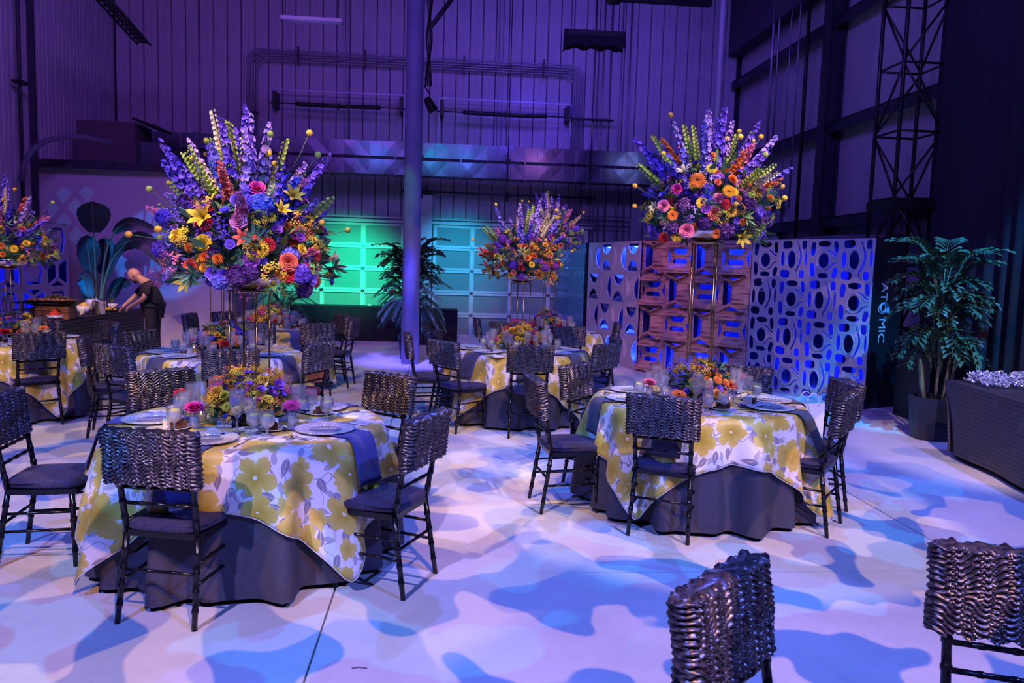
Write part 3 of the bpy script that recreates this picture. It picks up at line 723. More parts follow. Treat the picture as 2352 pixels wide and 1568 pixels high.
def chair_proto():
    """origin under top of back; faces +Y"""
    t=thing('chiavari_chair','tmp','chair')
    sx=.178
    for s in (-1,1):
        b=MB(); ring_tube(b,(s*.193,.02,.0),(s*sx,.085,.43),.0135,4,taper=1.15); ring_tube(b,(s*sx,.085,.42),(s*.183,.0,.90),.0155,5,taper=.85)
        b.build('rear_leg',black_lac,t)
        b=MB(); ring_tube(b,(s*.196,.425,.0),(s*.185,.41,.43),.0135,4,taper=1.2); b.build('front_leg',black_lac,t)
    b=MB()
    for (c,d) in (((0,.085,.425),(.37,.024,.03)),((0,.425,.425),(.40,.024,.03)),((-.19,.255,.425),(.024,.34,.03)),((.19,.255,.425),(.024,.34,.03)),((0,.255,.432),(.37,.33,.01))): b.box(c,d)
    b.build('seat_frame',black_lac,t)
    # cushion
    b=MB(); prof=[(0,.0),(.93,.0),(1,.010),(1.0,.034),(.95,.046),(.6,.052),(0,.054)]
    vs=[];fs=[];n=36
    for (r,z) in prof:
        for k in range(n):
            a=2*PI*k/n; c,s_=math.cos(a),math.sin(a); e=.42
            x=.208*r*math.copysign(abs(c)**e,c); y=.205*r*math.copysign(abs(s_)**e,s_)
            if y<0: x*=.94
            vs.append((x,y+.262,z+.438))
    for j in range(len(prof)-1):
        for k in range(n): k2=(k+1)%n; fs.append((j*n+k,j*n+k2,(j+1)*n+k2,(j+1)*n+k))
    b.add(vs,fs,0,True); o=b.build('cushion',cushion_m,t)
    b=MB(); b.tube([(.208*.985*math.copysign(abs(math.cos(a))**.42,math.cos(a)),.262+.205*.985*math.copysign(abs(math.sin(a))**.42,math.sin(a)),.474) for a in [2*PI*k/36 for k in range(37)]],.0035,5); b.build('piping',cushion_m,o)
    for z in (.575,.655,.88):
        b=MB(); yy=.085-(z-.43)*.18; ring_tube(b,(-.178,yy,z),(.178,yy,z),.0095,3); b.build('back_slat',black_lac,t)
    for z in (.20,.30):
        for s in (-1,1):
            b=MB(); ring_tube(b,(s*.187,.055+.05*z,z),(s*.191,.418,z+.01),.0085,2); b.build('stretcher',black_lac,t)
    for y,z in ((.42,.26),(.42,.17),(.062,.25)):
        b=MB(); ring_tube(b,(-.188,y,z),(.188,y,z),.0085,2); b.build('stretcher',black_lac,t)
    put('cover',cover_me,t,(0,-.012,0))
    return t
CH0=chair_proto(); CHK=kidlist(CH0); used=[0]
chair_src=CH0
def chair(px,py,tgt,label,turn=0,push=0,group=None,xy=None):
    p=Vector((xy[0],xy[1],0)) if xy else atz(px,py,.93); d=Vector((tgt[0]-p.x,tgt[1]-p.y,0)); 
    ang=math.atan2(d.y,d.x)-PI/2+R(turn); u=d.normalized(); loc=(p.x-u.x*push,p.y-u.y*push,0)
    if used[0]==0:
        used[0]=1; CH0.location=loc; CH0.rotation_euler=(0,0,ang); tag(CH0,label,'chair',group); return CH0,loc,ang
    return dup(CH0,loc,ang,label,'chair',group,CHK),loc,ang

# ================================================================ TABLES
TT=.76
TB=dict(T1=(-1.12,4.66),T2=(1.90,5.64),T3=(-2.2,8.05),T4=(-4.6,8.75),T5=(-2.36,11.05),T6=(.87,8.88),T7=(1.56,11.5))
TN=dict(T1='big front-left table',T2='front-right table',T3='second left table',T4='left edge table',T5='far left table',T6='middle table',T7='far right table')
R0=.755
def fold(phi,t,sd):
    return .034*math.sin(10*phi+sd)+.034*math.sin(17*phi+sd*2.3)+.014*math.sin(27*phi+sd)
def cloth_r(phi,t,sd): # radius at hang t
    k=min(1,t/.35); return R0+.012+.09*t+fold(phi,t,sd)*k*1.25
PHI0={'T1':0,'T2':R(2),'T3':R(40),'T4':R(8),'T5':R(20),'T6':R(-3),'T7':R(30)}
AH=1.06
def over_pt(x,y,sd,ph0,lift=0):
    """flat cloth coord (metres) -> draped position of the overlay"""
    s=math.hypot(x,y); phi=math.atan2(y,x)
    if s<=R0: return (x,y,TT+.012+lift)
    t=s-R0; rr=.02
    c=.5*(1+math.cos(8*(phi-ph0))) ; cor=.5*(1-math.cos(4*(phi-ph0)))  # cor=1 at corners
    ex=.016+t*(.12*c*cor+.03)
    r=cloth_r(phi,min(t,.7),sd)+ex+lift
    z=TT+.012-max(0,t-.006)*.985+lift*.3
    if z<.012: r+= (.012-z)*.9; z=.012+.01*abs(math.sin(phi*40))
    if t<.05: # round the edge
        k=t/.05; r=R0+(r-R0)*(k**.5); z=TT+.012-t*(.35+.65*k)+lift*.6
    return (r*math.cos(phi),r*math.sin(phi),z)
def tablecloths(key):
    cx,cy=TB[key]; sd=hash_(key); ph0=PHI0[key]; nm=TN[key]
    t=thing('round_table','round folding table hidden under cloths, the '+nm,'table',(cx,cy,0),0,None)
    b=MB(); b.lathe([(0,TT-.03),(.74,TT-.03),(.748,TT-.015),(.74,TT-.004),(0,TT-.004)],48); b.build('tabletop',M('plywood',(.3,.2,.1),.7),t)
    for k in range(4):
        a=PI/4+k*PI/2; b=MB(); b.tube([(.45*math.cos(a),.45*math.sin(a),0),(.45*math.cos(a),.45*math.sin(a),TT-.03)],.016,8); b.build('leg',steel_dark,t)
    # grey under cloth
    nph=150; b=MB()
    svals=[0,.5,R0-.01,R0,R0+.01,R0+.03]+[R0+.03+.7*i/12 for i in range(1,13)]
    vs=[];fs=[]
    for s in svals:
        for k in range(nph):
            phi=2*PI*k/nph
            if s<=R0: vs.append((s*math.cos(phi),s*math.sin(phi),TT+.002))
            else:
                tt=s-R0; r=cloth_r(phi,tt,sd)
                if tt<.03: r=R0+(r-R0)*(tt/.03)**.5
                vs.append((r*math.cos(phi),r*math.sin(phi),TT+.002-tt))
    L=len(svals)
    for j in range(L-1):
        for k in range(nph): k2=(k+1)%nph; fs.append((j*nph+k,j*nph+k2,(j+1)*nph+k2,(j+1)*nph+k))
    b.add(vs,fs,0,True); me=b.mesh('undercloth',grey_cloth); me.flip_normals()
    o=put('undercloth',me,None,(cx,cy,0)); tag(o,'plain grey floor-length cloth on the '+nm,'tablecloth','grey floor-length under cloths')
    # overlay
    nph=208; vs=[];uv=[];fs=[]
    fr=[0,.3,.6,.85,.97,1.0]; 
    for j in range(6+16):
        for k in range(nph):
            phi=2*PI*k/nph; m_=max(abs(math.cos(phi-ph0)),abs(math.sin(phi-ph0))); e=AH/m_
            e=min(e,AH*1.39)
            if j<6: s=R0*fr[j]
            else: s=R0+(e-R0)*((j-5)/16)
            x,y=s*math.cos(phi),s*math.sin(phi); vs.append(over_pt(x,y,sd,ph0)); uv.append((x+sd,y+sd*.6))
    for j in range(21):
        for k in range(nph): k2=(k+1)%nph; fs.append((j*nph+k,(j+1)*nph+k,(j+1)*nph+k2,j*nph+k2))
    b=MB(); b.add(vs,fs,0,True); me=b.mesh('overlay_cloth',floral_m); uvlayer(me,uv)
    o=put('overlay_cloth',me,None,(cx,cy,0)); tag(o,'white square cloth with yellow flower print on the '+nm,'tablecloth','flower print overlay cloths')
    hem=MB(); hp=[]
    for k in range(nph+1): hp.append(Vector(vs[21*nph+k%nph]))
    hem.tube(hp,.0035,5); hem.build('hem',M('hem_cord',(.7,.68,.68),.5),o)
    so=o.modifiers.new('thick','SOLIDIFY'); so.thickness=.0025; so.offset=1
    return sd,ph0
def hash_(k): return {'T1':1.0,'T2':2.7,'T3':3.9,'T4':5.1,'T5':6.6,'T6':7.4,'T7':8.8}[k]

# ---- tableware prototypes (meshes shared)
def lathe_me(name,prof,m,n=20,rf=None):
    b=MB(); b.lathe(prof,n,rf=rf); return b.mesh(name,m)
goblet_me=lathe_me('water_goblet',[(0,.0),(.032,.0),(.034,.003),(.010,.008),(.006,.02),(.007,.035),(.014,.045),(.034,.058),(.041,.085),(.040,.115),(.034,.140)],glass)
water_me=lathe_me('water_fill',[(0,.0495),(.012,.0500),(.0315,.062),(.0378,.085),(.0375,.112),(0,.112)],water)
wine_me=lathe_me('wine_glass',[(0,0),(.033,0),(.035,.003),(.009,.007),(.0045,.015),(.0040,.085),(.008,.095),(.026,.110),(.035,.145),(.033,.200),(.0325,.201)],glass)
tall_me=lathe_me('tall_glass',[(0,0),(.036,0),(.038,.003),(.010,.008),(.005,.02),(.0045,.075),(.010,.085),(.031,.105),(.041,.150),(.042,.235),(.0415,.236)],glass)
vase_me=lathe_me('bud_vase',[(0,0),(.024,0),(.025,.004),(.024,.10),(.0235,.101)],glass)
vwater_me=lathe_me('vase_water',[(0,.013),(.0220,.013),(.0222,.07),(0,.07)],water)
votive_me=lathe_me('votive_cup',[(0,0),(.026,0),(.030,.004),(.034,.058),(.032,.058),(.028,.008),(0,.008)],glass)
wax_me=lathe_me('wax',[(0,.009),(.027,.009),(.0295,.040),(0,.042)],candle_m)
flame_me=lathe_me('flame',[(0,.044),(.004,.049),(.003,.056),(0,.064)],M('flame',(1,.6,.2),.5,emit=(1,.5,.15),estr=12),8)
plate_me=lathe_me('dessert_plate',[(0,.0),(.045,.0),(.052,.004),(.082,.014),(.084,.017),(.080,.017),(.05,.008),(0,.007)],china,28)
crm=lathe_me('charger_rim',[(.092,.0),(.165,.010),(.168,.014),(.160,.017),(.145,.013),(.130,.014),(.115,.009),(.100,.010),(.092,.005)],charger_m,96,rf=lambda j,t:1+(.010*math.sin(t*48) if j in(1,2,3,5) else .006*math.sin(t*48+PI)) if j>0 and j<8 else 1)
crm_c=lathe_me('charger_well',[(0,.0),(.092,.0),(.092,.005),(0,.004)],well_m,40)
def fork_me():
    b=MB(); b.tube([(0,-.10,.003),(0,-.04,.004),(0,.02,.003),(0,.045,.006)],[.006,.0035,.0035,.010],6,flat=.35)
    for k in range(4): x=-.009+.006*k; b.tube([(x,.043,.006),(x,.070,.008),(x,.093,.005)],.0017,4)
    return b.mesh('fork',cutl)
def knife_me():
    b=MB(); b.tube([(0,-.11,.003),(0,-.02,.004),(0,0,.004)],[.006,.0045,.005],6,flat=.5); b.tube([(0,0,.004),(.002,.06,.004),(.003,.115,.003)],[.007,.009,.002],6,flat=.15); return b.mesh('knife',cutl)
def spoon_me():
    b=MB(); b.tube([(0,-.09,.003),(0,.03,.004),(0,.05,.006)],[.006,.0035,.006],6,flat=.4); b.sphere((0,.068,.006),.022,12,6,sc=(.75,1.15,.22)); return b.mesh('spoon',cutl)
fork_m_,knife_m_,spoon_m_=fork_me(),knife_me(),spoon_me()
def wedge(m,name,h=.045,L=.085,w=.05):
    b=MB(); b.add([(-L/2,0,0),(L/2,-w/2,0),(L/2,w/2,0),(-L/2,0,h),(L/2,-w/2,h),(L/2,w/2,h)],[(0,2,1),(3,4,5),(0,1,4,3),(1,2,5,4),(2,0,3,5)]); return b.mesh(name,m)
wedge_w=wedge(cake_w,'sponge'); wedge_c=wedge(cake_c,'sponge'); wedge_t=wedge(frost_b,'icing',.008)
cube_b=MB(); cube_b.box((0,0,.012),(.05,.05,.024)); brownie_me=cube_b.mesh('sponge',cake_c)
card_b=MB(); card_b.box((0,0,.0015),(.12,.20,.002)); card_me=card_b.mesh('menu_card',paper_m)
lem_b=MB(); lem_b.lathe([(0,0),(.026,0),(.027,.002),(.026,.005),(0,.005)],16); lemon_me=lem_b.mesh('lemon_slice',lemon_m)
TOPZ=TT+.014
SG={}
def place(key,name,label,cat,me,r,a,rot=0,dz=0,parts=(),group=None,xy=None,rot3=None):
    cx,cy=TB[key]
    if xy is None: xy=(cx+r*math.cos(a),cy+r*math.sin(a))
    t=thing(name,label,cat,(xy[0],xy[1],TOPZ+dz),0,group) if parts else None
    if parts:
        if rot3: t.rotation_euler=rot3
        else: t.rotation_euler=(0,0,rot)
        for p in parts:
            put(p[0],p[1],t,p[2] if len(p)>2 else (0,0,0),rot=p[3] if len(p)>3 else (0,0,0),scale=p[4] if len(p)>4 else None)
        return t
    o=put(name,me,None,(xy[0],xy[1],TOPZ+dz),rot=rot3 or (0,0,rot)); return tag(o,label,cat,group)
def goblet(key,r,a,label,xy=None,group=None):
    return place(key,'water_goblet',label,'glass',None,r,a,parts=(('glass',goblet_me),('water',water_me),('lemon_slice',lemon_me,(0.004,0,.109),(R(12),R(8),0))),xy=xy,group=group)
def cakeplate(key,r,a,label,xy=None,rot=0,group=None,kind=0):
    P=[('plate',plate_me)]
    P+=[('cake_slice',wedge_w,(-.02,.018,.010),(0,0,.4)),('cake_slice',wedge_c,(.022,-.022,.010),(0,0,2.6))]
    P+=[('icing',wedge_t,(-.02,.018,.055),(0,0,.4))] if kind==0 else [('cake_slice',brownie_me,(-.01,-.035,.010),(0,0,.7))]
    return place(key,'dessert_plate',label,'plate',None,r,a,rot,parts=P,xy=xy,group=group)
def napkin(key,a,label,m,sd,ph0,group=None,w=.10,s0=.34,hang=.26):
    b=MB(); vs=[];fs=[]; ns=22; nw=7; ca,sa=math.cos(a),math.sin(a)
    for i in range(ns):
        s=s0+(R0+hang-s0)*i/(ns-1)
        for j in range(nw):
            l=(j/(nw-1)-.5)*2*w; x=s*ca-l*sa; y=s*sa+l*ca
            p=over_pt(x,y,sd,ph0,.010)
            # keep the strip's width while hanging
            if s>R0:
                q=Vector(over_pt(s*ca,s*sa,sd,ph0,.016)); rr=max(math.hypot(q.x,q.y),math.hypot(p[0],p[1])-.01)
                ph=math.atan2(y,x) if s<R0 else a+math.atan2(l,rr)
                p=(max(rr,math.hypot(p[0],p[1]))*math.cos(ph),max(rr,math.hypot(p[0],p[1]))*math.sin(ph),q.z)
            vs.append(p)
    for i in range(ns-1):
        for j in range(nw-1): fs.append((i*nw+j,(i+1)*nw+j,(i+1)*nw+j+1,i*nw+j+1))
    b.add(vs,fs,0,True); cx,cy=TB[key]; o=b.build('napkin',m,None,(cx,cy,0)); tag(o,label,'napkin',group)
    so=o.modifiers.new('thick','SOLIDIFY'); so.thickness=.004; so.offset=0
    return o
def setting(key,a,who,sd,ph0,full=True,goblets=True,nm=napkin_g,dessert=True):
    """everything for one seat at angle a; 'who' names the seat"""
    T=TN[key]
    place(key,'charger_plate','clear beaded glass charger plate %s'%who,'plate',None,.54,a,parts=(('rim',crm,(0,0,.006)),('well',crm_c,(0,0,.006))))
    napkin(key,a,'dark hanging napkin %s'%who,nm,sd,ph0)
    for dx,me,n,q in ((-.22,fork_m_,'fork','inner '),(-.25,fork_m_,'fork','outer '),(.21,knife_m_,'knife','')):
        aa=a+math.atan2(dx,.56); place(key,n,'%ssilver %s %s'%(q,n,who),'cutlery',me,.60,aa,a+PI/2,group='cutlery on the '+T)
    place(key,'wine_glass','empty stemmed wine glass %s'%who,'glass',wine_me,.36,a+.42,group='empty stemmed glasses on the '+T)
    place(key,'tall_wine_glass','empty tall wide glass %s'%who,'glass',tall_me,.31,a+.20,group='tall empty glasses on the '+T)
    if goblets: goblet(key,.44,a+.62,'ice water goblet with lemon %s'%who)
    if dessert: cakeplate(key,.345,a-.33,'small white cake plate %s'%who,rot=a,kind=rnd.randint(0,1))
# ================================================================ FLOWERS
fr=random.Random(11)
def kite(b,c,d,nrm,L,W,cup=0,mi=0,curl=0):
    """single petal from c along d (unit), width W"""
    s=d.cross(nrm).normalized()
    m=c+d*L*.55+nrm*cup
    b.add([c,m-s*W/2,c+d*L+nrm*(cup+curl),m+s*W/2],[(0,1,2,3)],mi)
def floret(b,c,n,r,k=5,cup=.3,mi=0):
    n=n.normalized(); a=Vector((0,0,1)) if abs(n.z)<.8 else Vector((1,0,0)); u=n.cross(a).normalized(); v=n.cross(u)
    o=fr.uniform(0,6)
    for i in range(k):
        t=o+2*PI*i/k; d=(u*math.cos(t)+v*math.sin(t)); kite(b,c,d,n,r,r*.95,cup*r,mi,cup*r*.2)
def spike(name,L,r0,r1,n,fsz,k=5,stem=True,cup=.4,start=.3):
    b=MB(); b.tube([(0,0,0),(.01*L,0,L*.5),(0,0,L)],[.004,.003,.001],5,mi=1)
    for i in range(n):
        t=start+(1-start)*(i/n)+fr.uniform(-.01,.01); rr=r0+(r1-r0)*((t-start)/(1-start)); a=i*2.4+fr.uniform(-.9,.9); t+=fr.uniform(-.02,.02); rr*=fr.uniform(.6,1.25)
        d=Vector((math.cos(a),math.sin(a),.25)); sz=fsz*(1-.55*max(0,(t-start)/(1-start))**1.5)
        floret(b,Vector((0,0,t*L))+d*rr*.6,d,sz,k,cup)
        floret(b,Vector((0,0,t*L+.4*sz))+d*rr*.25,d+Vector((fr.uniform(-.4,.4),fr.uniform(-.4,.4),.5)),sz*.8,k,cup)
    return b
ZERO=None
FM={}
def reg(k,b): FM[k]=b.mesh(k,[PET['violet_petal'],stemg])
for i in range(3): reg('delphinium%d'%i,spike('d',.52,.046,.014,58,.027,start=.22))
def bells():
    b=MB(); L=.46; b.tube([(0,0,0),(.01,0,L*.5),(0,0,L)],[.004,.003,.001],5,mi=1)
    for i in range(34):
        t=.25+.75*i/34; a=i*2.1; d=Vector((math.cos(a),math.sin(a),.5)).normalized(); sz=.024*(1-.5*(i/34)); c=Vector((0,0,t*L))+d*.010
        u=d.cross(Vector((0,0,1))).normalized(); v=d.cross(u)
        vs=[c+(u*math.cos(q)+v*math.sin(q))*sz*.3 for q in [2*PI*k/6 for k in range(6)]]+[c+d*sz*.8+(u*math.cos(q)+v*math.sin(q))*sz for q in [2*PI*k/6 for k in range(6)]]
        b.add(vs,[(k,(k+1)%6,6+(k+1)%6,6+k) for k in range(6)]+[(0,1,2,3,4,5)],0)
    return b
reg('bells_of_ireland',bells())
reg('snapdragon',spike('s',.34,.028,.010,30,.022,4,cup=.9,start=.35))
def rose(rings=((.001,3,.028,1.52),(.007,4,.030,1.42),(.013,5,.032,1.22),(.019,5,.035,.9),(.023,6,.037,.5),(.024,6,.036,.12))):
    b=MB()
    for ri,(r,k,L,tilt) in enumerate(rings):
        for i in range(k):
            a=2*PI*i/k+ri*.5; rad=Vector((math.cos(a),math.sin(a),0)); tan=Vector((-math.sin(a),math.cos(a),0)); upv=Vector((0,0,1))
            d=(rad*math.cos(tilt)+upv*math.sin(tilt)); w=L*.62+r*.5
            vs=[]
            for j in range(4):
                t=j/3; bul=math.sin(t*PI*.8); c=rad*r*.55+d*L*t+rad*(bul*.006+ (t>.9)*.006)
                for s in(-1,-.5,0,.5,1):
                    ww=w*(.35+.65*math.sin(PI*(.15+.75*t))); vs.append(c+tan*s*ww-rad*(s*s)*.010*(1 if t<1 else .6)-upv*(.003*s*s*t))
            b.add(vs,[(j*5+s,j*5+s+1,(j+1)*5+s+1,(j+1)*5+s) for j in range(3) for s in range(4)],0,True)
    b.tube([(0,0,-.12),(0,0,0)],.003,5,mi=1); b.sphere((0,0,-.002),.012,8,5,mi=1)
    return b
reg('rose',rose())
reg('lisianthus',rose(((.006,4,.030,1.1),(.016,5,.040,.75))))
def gerb():
    b=MB()
    for ring,(n,L,z,cup) in enumerate(((22,.052,0,.006),(20,.044,.004,.008),(16,.022,.006,.006))):
        for i in range(n):
            a=2*PI*i/n+ring*.14; d=Vector((math.cos(a),math.sin(a),.12*ring)).normalized(); c=Vector((0,0,z))+d*.008
            tan=Vector((-math.sin(a),math.cos(a),0)); w=L*.10
            b.add([c-tan*w*.5,c+tan*w*.5,c+d*L*.8+tan*w+Vector((0,0,cup)),c+d*L+Vector((0,0,cup*.6)),c+d*L*.8-tan*w+Vector((0,0,cup))],[(0,1,2,3,4)],0)
    b.sphere((0,0,.006),.012,10,6,mi=2,sc=(1,1,.5)); b.tube([(0,0,-.15),(0,0,0)],.003,5,mi=1)
    return b
FM['gerbera']=gerb().mesh('gerbera',[PET['orange_petal'],stemg,M('flower_eye',(.03,.015,.01),.8)])
def ball():
    b=MB(); b.sphere((0,0,.25),.019,10,7)
    for i in range(len(b.v)):
        v=Vector(b.v[i])-Vector((0,0,.25)); v*=1+.08*((i*7919)%5-2)/2; b.v[i]=tuple(v+Vector((0,0,.25)))
    b.tube([(0,0,0),(.006,.003,.12),(0,0,.235)],.0022,5,mi=1); return b
reg('craspedia',ball())
def hyd():
    b=MB()
    for i in range(110):
        z=1-1.5*(i+.5)/110; q=math.sqrt(max(0,1-z*z)); a=i*2.39996; d=Vector((q*math.cos(a),q*math.sin(a),z)); floret(b,d*(.060+fr.uniform(-.005,.006)),d+Vector((fr.uniform(-.5,.5),fr.uniform(-.5,.5),fr.uniform(-.5,.5))),.019,4,.35)
    b.sphere((0,0,0),.05,10,7,mi=1); b.tube([(0,0,-.12),(0,0,-.04)],.004,5,mi=1); return b
reg('hydrangea',hyd())
def lily():
    b=MB()
    for i in range(6):
        a=2*PI*i/6; rad=Vector((math.cos(a),math.sin(a),0)); tan=Vector((-math.sin(a),math.cos(a),0)); vs=[]
        for j in range(6):
            t=j/5; c=Vector((0,0,.0))+Vector((0,0,1))*(.075*math.sin(t*1.5))+rad*(.008+.075*t**1.6); w=.020*math.sin(PI*(.08+.87*t)) if t<1 else .001
            for s in(-1,0,1): vs.append(c+tan*s*w+rad*abs(s)*.004)
        b.add(vs,[(j*3+s,j*3+s+1,(j+1)*3+s+1,(j+1)*3+s) for j in range(5) for s in range(2)],0,True)
        b.tube([(0,0,.02),(math.cos(a)*.012,math.sin(a)*.012,.08)],.0012,4,mi=1)
    b.tube([(0,0,-.1),(0,0,.01)],.004,5,mi=1); return b
reg('lily',lily())
def mum():
    b=MB()
    for i in range(80):
        z=1-1.3*(i+.5)/80; q=math.sqrt(max(0,1-z*z)); a=i*2.39996; d=Vector((q*math.cos(a),q*math.sin(a),z)); nn=d.cross(Vector((.3,.2,1))).cross(d).normalized()
        kite(b,d*.008,d,nn if nn.length>.1 else Vector((1,0,0)),.028,.008,.002)
    b.tube([(0,0,-.1),(0,0,0)],.003,5,mi=1); return b
reg('chrysanthemum',mum())
def plume(n=120,spread=.07,sz=.006):
    b=MB(); b.tube([(0,0,-.12),(0,0,.02)],.003,5,mi=1)
    for k in range(9):
        a=k*2.4; e=Vector((math.cos(a)*spread*.7,math.sin(a)*spread*.7,.03+.05*((k*37)%7)/7)); b.tube([(0,0,-.02),e],.0016,4,mi=1)
        for i in range(n//9):
            p=e+Vector((fr.gauss(0,.014),fr.gauss(0,.014),fr.gauss(0,.014))); floret(b,p,p,sz,4,.5)
    return b
reg('solidago',plume(170,.08,.0075)); reg('wax_flower',plume(90,.10,.009))
def leafy():
    b=MB()
    for k in range(9):
        a=k*2.3; el=fr.uniform(.2,1.2); d=Vector((math.cos(a)*math.cos(el),math.sin(a)*math.cos(el),math.sin(el))); L=fr.uniform(.10,.17); nn=Vector((-math.sin(a),math.cos(a),0)).cross(d)
        s=d.cross(nn).normalized(); c=Vector((0,0,0)); w=.020
        b.add([c,c+d*L*.4-s*w-nn*.0,c+d*L*.75-s*w*.6,c+d*L,c+d*L*.75+s*w*.6,c+d*L*.4+s*w,c+d*L*.45+nn*.008],[(0,1,6),(1,2,6),(2,3,6),(3,4,6),(4,5,6),(5,0,6)],0)
    return b
reg('leaf_sprig',leafy())
def setmat(o,m):
    o.material_slots[0].link='OBJECT'; o.material_slots[0].material=m
def orient(d,spin):
    q=Vector(d).normalized().to_track_quat('Z','Y'); return (q@Euler((0,0,spin)).to_quaternion()).to_euler()
NAMES={'delphinium0':'delphinium','delphinium1':'delphinium','delphinium2':'delphinium'}
def flower(parent,kind,col,p,d,s=1):
    o=put(NAMES.get(kind,kind),FM[kind],parent,p,rot=orient(d,fr.uniform(0,6.28)),scale=s)
    if kind=='leaf_sprig': setmat(o,fr.choice([green1,green1,green2,green3]))
    else: setmat(o,PET[col])
    return o
# bowl & stand
bowl_me=lathe_me('bowl',[(0,0),(.06,.002),(.12,.018),(.175,.05),(.20,.095),(.196,.097),(.17,.056),(.115,.026),(.0,.012)],silver,40,rf=lambda j,t:1+.006*math.sin(9*t+j))
def stand(key,h,rot,label):
    cx,cy=TB[key]; t=thing('flower_stand',label,'stand',(cx,cy,TOPZ),rot)
    for k in range(4):
        a=k*PI/2; b=MB(); x,y=.115*math.cos(a),.115*math.sin(a); b.tube([(x,y,.0),(x,y,h-.004)],.0058,6); b.build('leg',brass,t)
        a2=a+PI/2; b=MB(); b.tube([(x,y,.006),(.115*math.cos(a2),.115*math.sin(a2),.006)],.005,6); b.build('base_rail',brass,t)
    b=MB(); b.lathe([(0,0),(.125,0),(.125,.008),(0,.008)],24,(0,0,h-.006)); b.build('top_plate',brass,t)
def bouquet(key,h,label,pal,seed,scale=1.0,dens=1.0,key_fl=(),lite=False):
    global fr
    fr=random.Random(seed); cx,cy=TB[key]; z0=TOPZ+h+.004
    t=thing('tall_flower_arrangement',label,'flower arrangement',(cx,cy,z0))
    put('bowl',bowl_me,t)
    C=Vector((0,0,.20))
    # foliage filler
    b=MB()
    for i in range(int(460*dens)):
        a=fr.uniform(0,2*PI); el=fr.uniform(-.45,1.5); d=Vector((math.cos(a)*math.cos(el),math.sin(a)*math.cos(el),math.sin(el))); r=fr.uniform(.18,.43)
        p=C+Vector((d.x,d.y,d.z*.95))*r; L=fr.uniform(.06,.13); e=Vector((fr.uniform(-1,1),fr.uniform(-1,1),fr.uniform(-.6,1)))*.5+d; e.normalize(); nn=e.cross(Vector((fr.uniform(-1,1),fr.uniform(-1,1),.3))).normalized(); s=e.cross(nn); w=L*.20
        mi=fr.choice([0,0,1,2]); b.add([p,p+e*L*.45-s*w+nn*.004,p+e*L,p+e*L*.45+s*w+nn*.004],[(0,1,2),(0,2,3)],mi)
    b.sphere((0,0,.17),.17,14,9,0,(1,1,.75))
    o=b.build('foliage',[green1,green3,green2],t); o['kind']='stuff'
    def D(a,el): return Vector((math.cos(a)*math.cos(el),math.sin(a)*math.cos(el),math.sin(el)))
    # spikes: fan
    n=int(30*dens)
    for i in range(n):
        a=2*PI*i/n*3.0+fr.uniform(-.2,.2); el=[.25,.6,.95,1.35,.8][i%5]+fr.uniform(-.22,.22); d=D(a,el); tip=(.48+.30*max(0,math.sin(el))**1.5)*fr.uniform(.74,1.08)*scale
        L=.52*fr.uniform(.8,1.1); flower(t,'delphinium%d'%(i%3),fr.choice(pal['spike']),C+d*(tip-L),d+Vector((0,0,.25)),L/.52)
    n=int(8*dens)
    for i in range(n):
        a=fr.uniform(0,2*PI); el=fr.uniform(.15,1.4); d=D(a,el); tip=(.50+.26*math.sin(el))*fr.uniform(.9,1.08)*scale; flower(t,'bells_of_ireland',fr.choice(['lime_petal','lime_petal','lime_petal','cream_petal']),C+d*(tip-.42),d+Vector((0,0,.2)),fr.uniform(.8,1))
    n=int(14*dens)
    for i in range(n):
        a=fr.uniform(0,2*PI); el=fr.uniform(-.1,1.2); d=D(a,el); tip=(.47+.16*math.sin(max(0,el)))*fr.uniform(.9,1.08)*scale; flower(t,'snapdragon',fr.choice(pal['snap']),C+d*(tip-.32),d+Vector((0,0,.15)),fr.uniform(.8,1.05))
    for i in range(int(12*dens)):
        a=fr.uniform(0,2*PI); el=fr.uniform(-.05,1.25); d=D(a,el); tip=(.52+.20*math.sin(max(0,el)))*fr.uniform(.9,1.15)*scale; flower(t,'craspedia',fr.choice(['yellow_petal','gold_petal','lime_petal']),C+d*(tip-.25),d,1)
    # body: fibonacci shell
    nb=int(205*dens); kinds=pal['body']
    for i in range(nb):
        z=1-1.45*(i+.5)/nb; q=math.sqrt(max(0,1-z*z)); a=i*2.39996+fr.uniform(-.1,.1); d=Vector((q*math.cos(a),q*math.sin(a),z)); r=(.345+.07*q)*fr.uniform(.80,1.14)*scale
        p=C+Vector((d.x*r*1.03,d.y*r*1.03,d.z*r*.92))
        if p.z<.10 and (math.hypot(p.x,p.y)<.24 or p.z<-.06): continue
        kind,col=fr.choice(kinds); s={'rose':1.0,'gerbera':1.0,'hydrangea':1.0,'lily':.95,'lisianthus':.95,'chrysanthemum':1.15,'solidago':1.0,'wax_flower':1.0,'leaf_sprig':.9}[kind]*fr.uniform(.52,.76)
        dd=d+Vector((fr.uniform(-.3,.3),fr.uniform(-.3,.3),fr.uniform(-.1,.35))); flower(t,kind,col,p,dd,s)
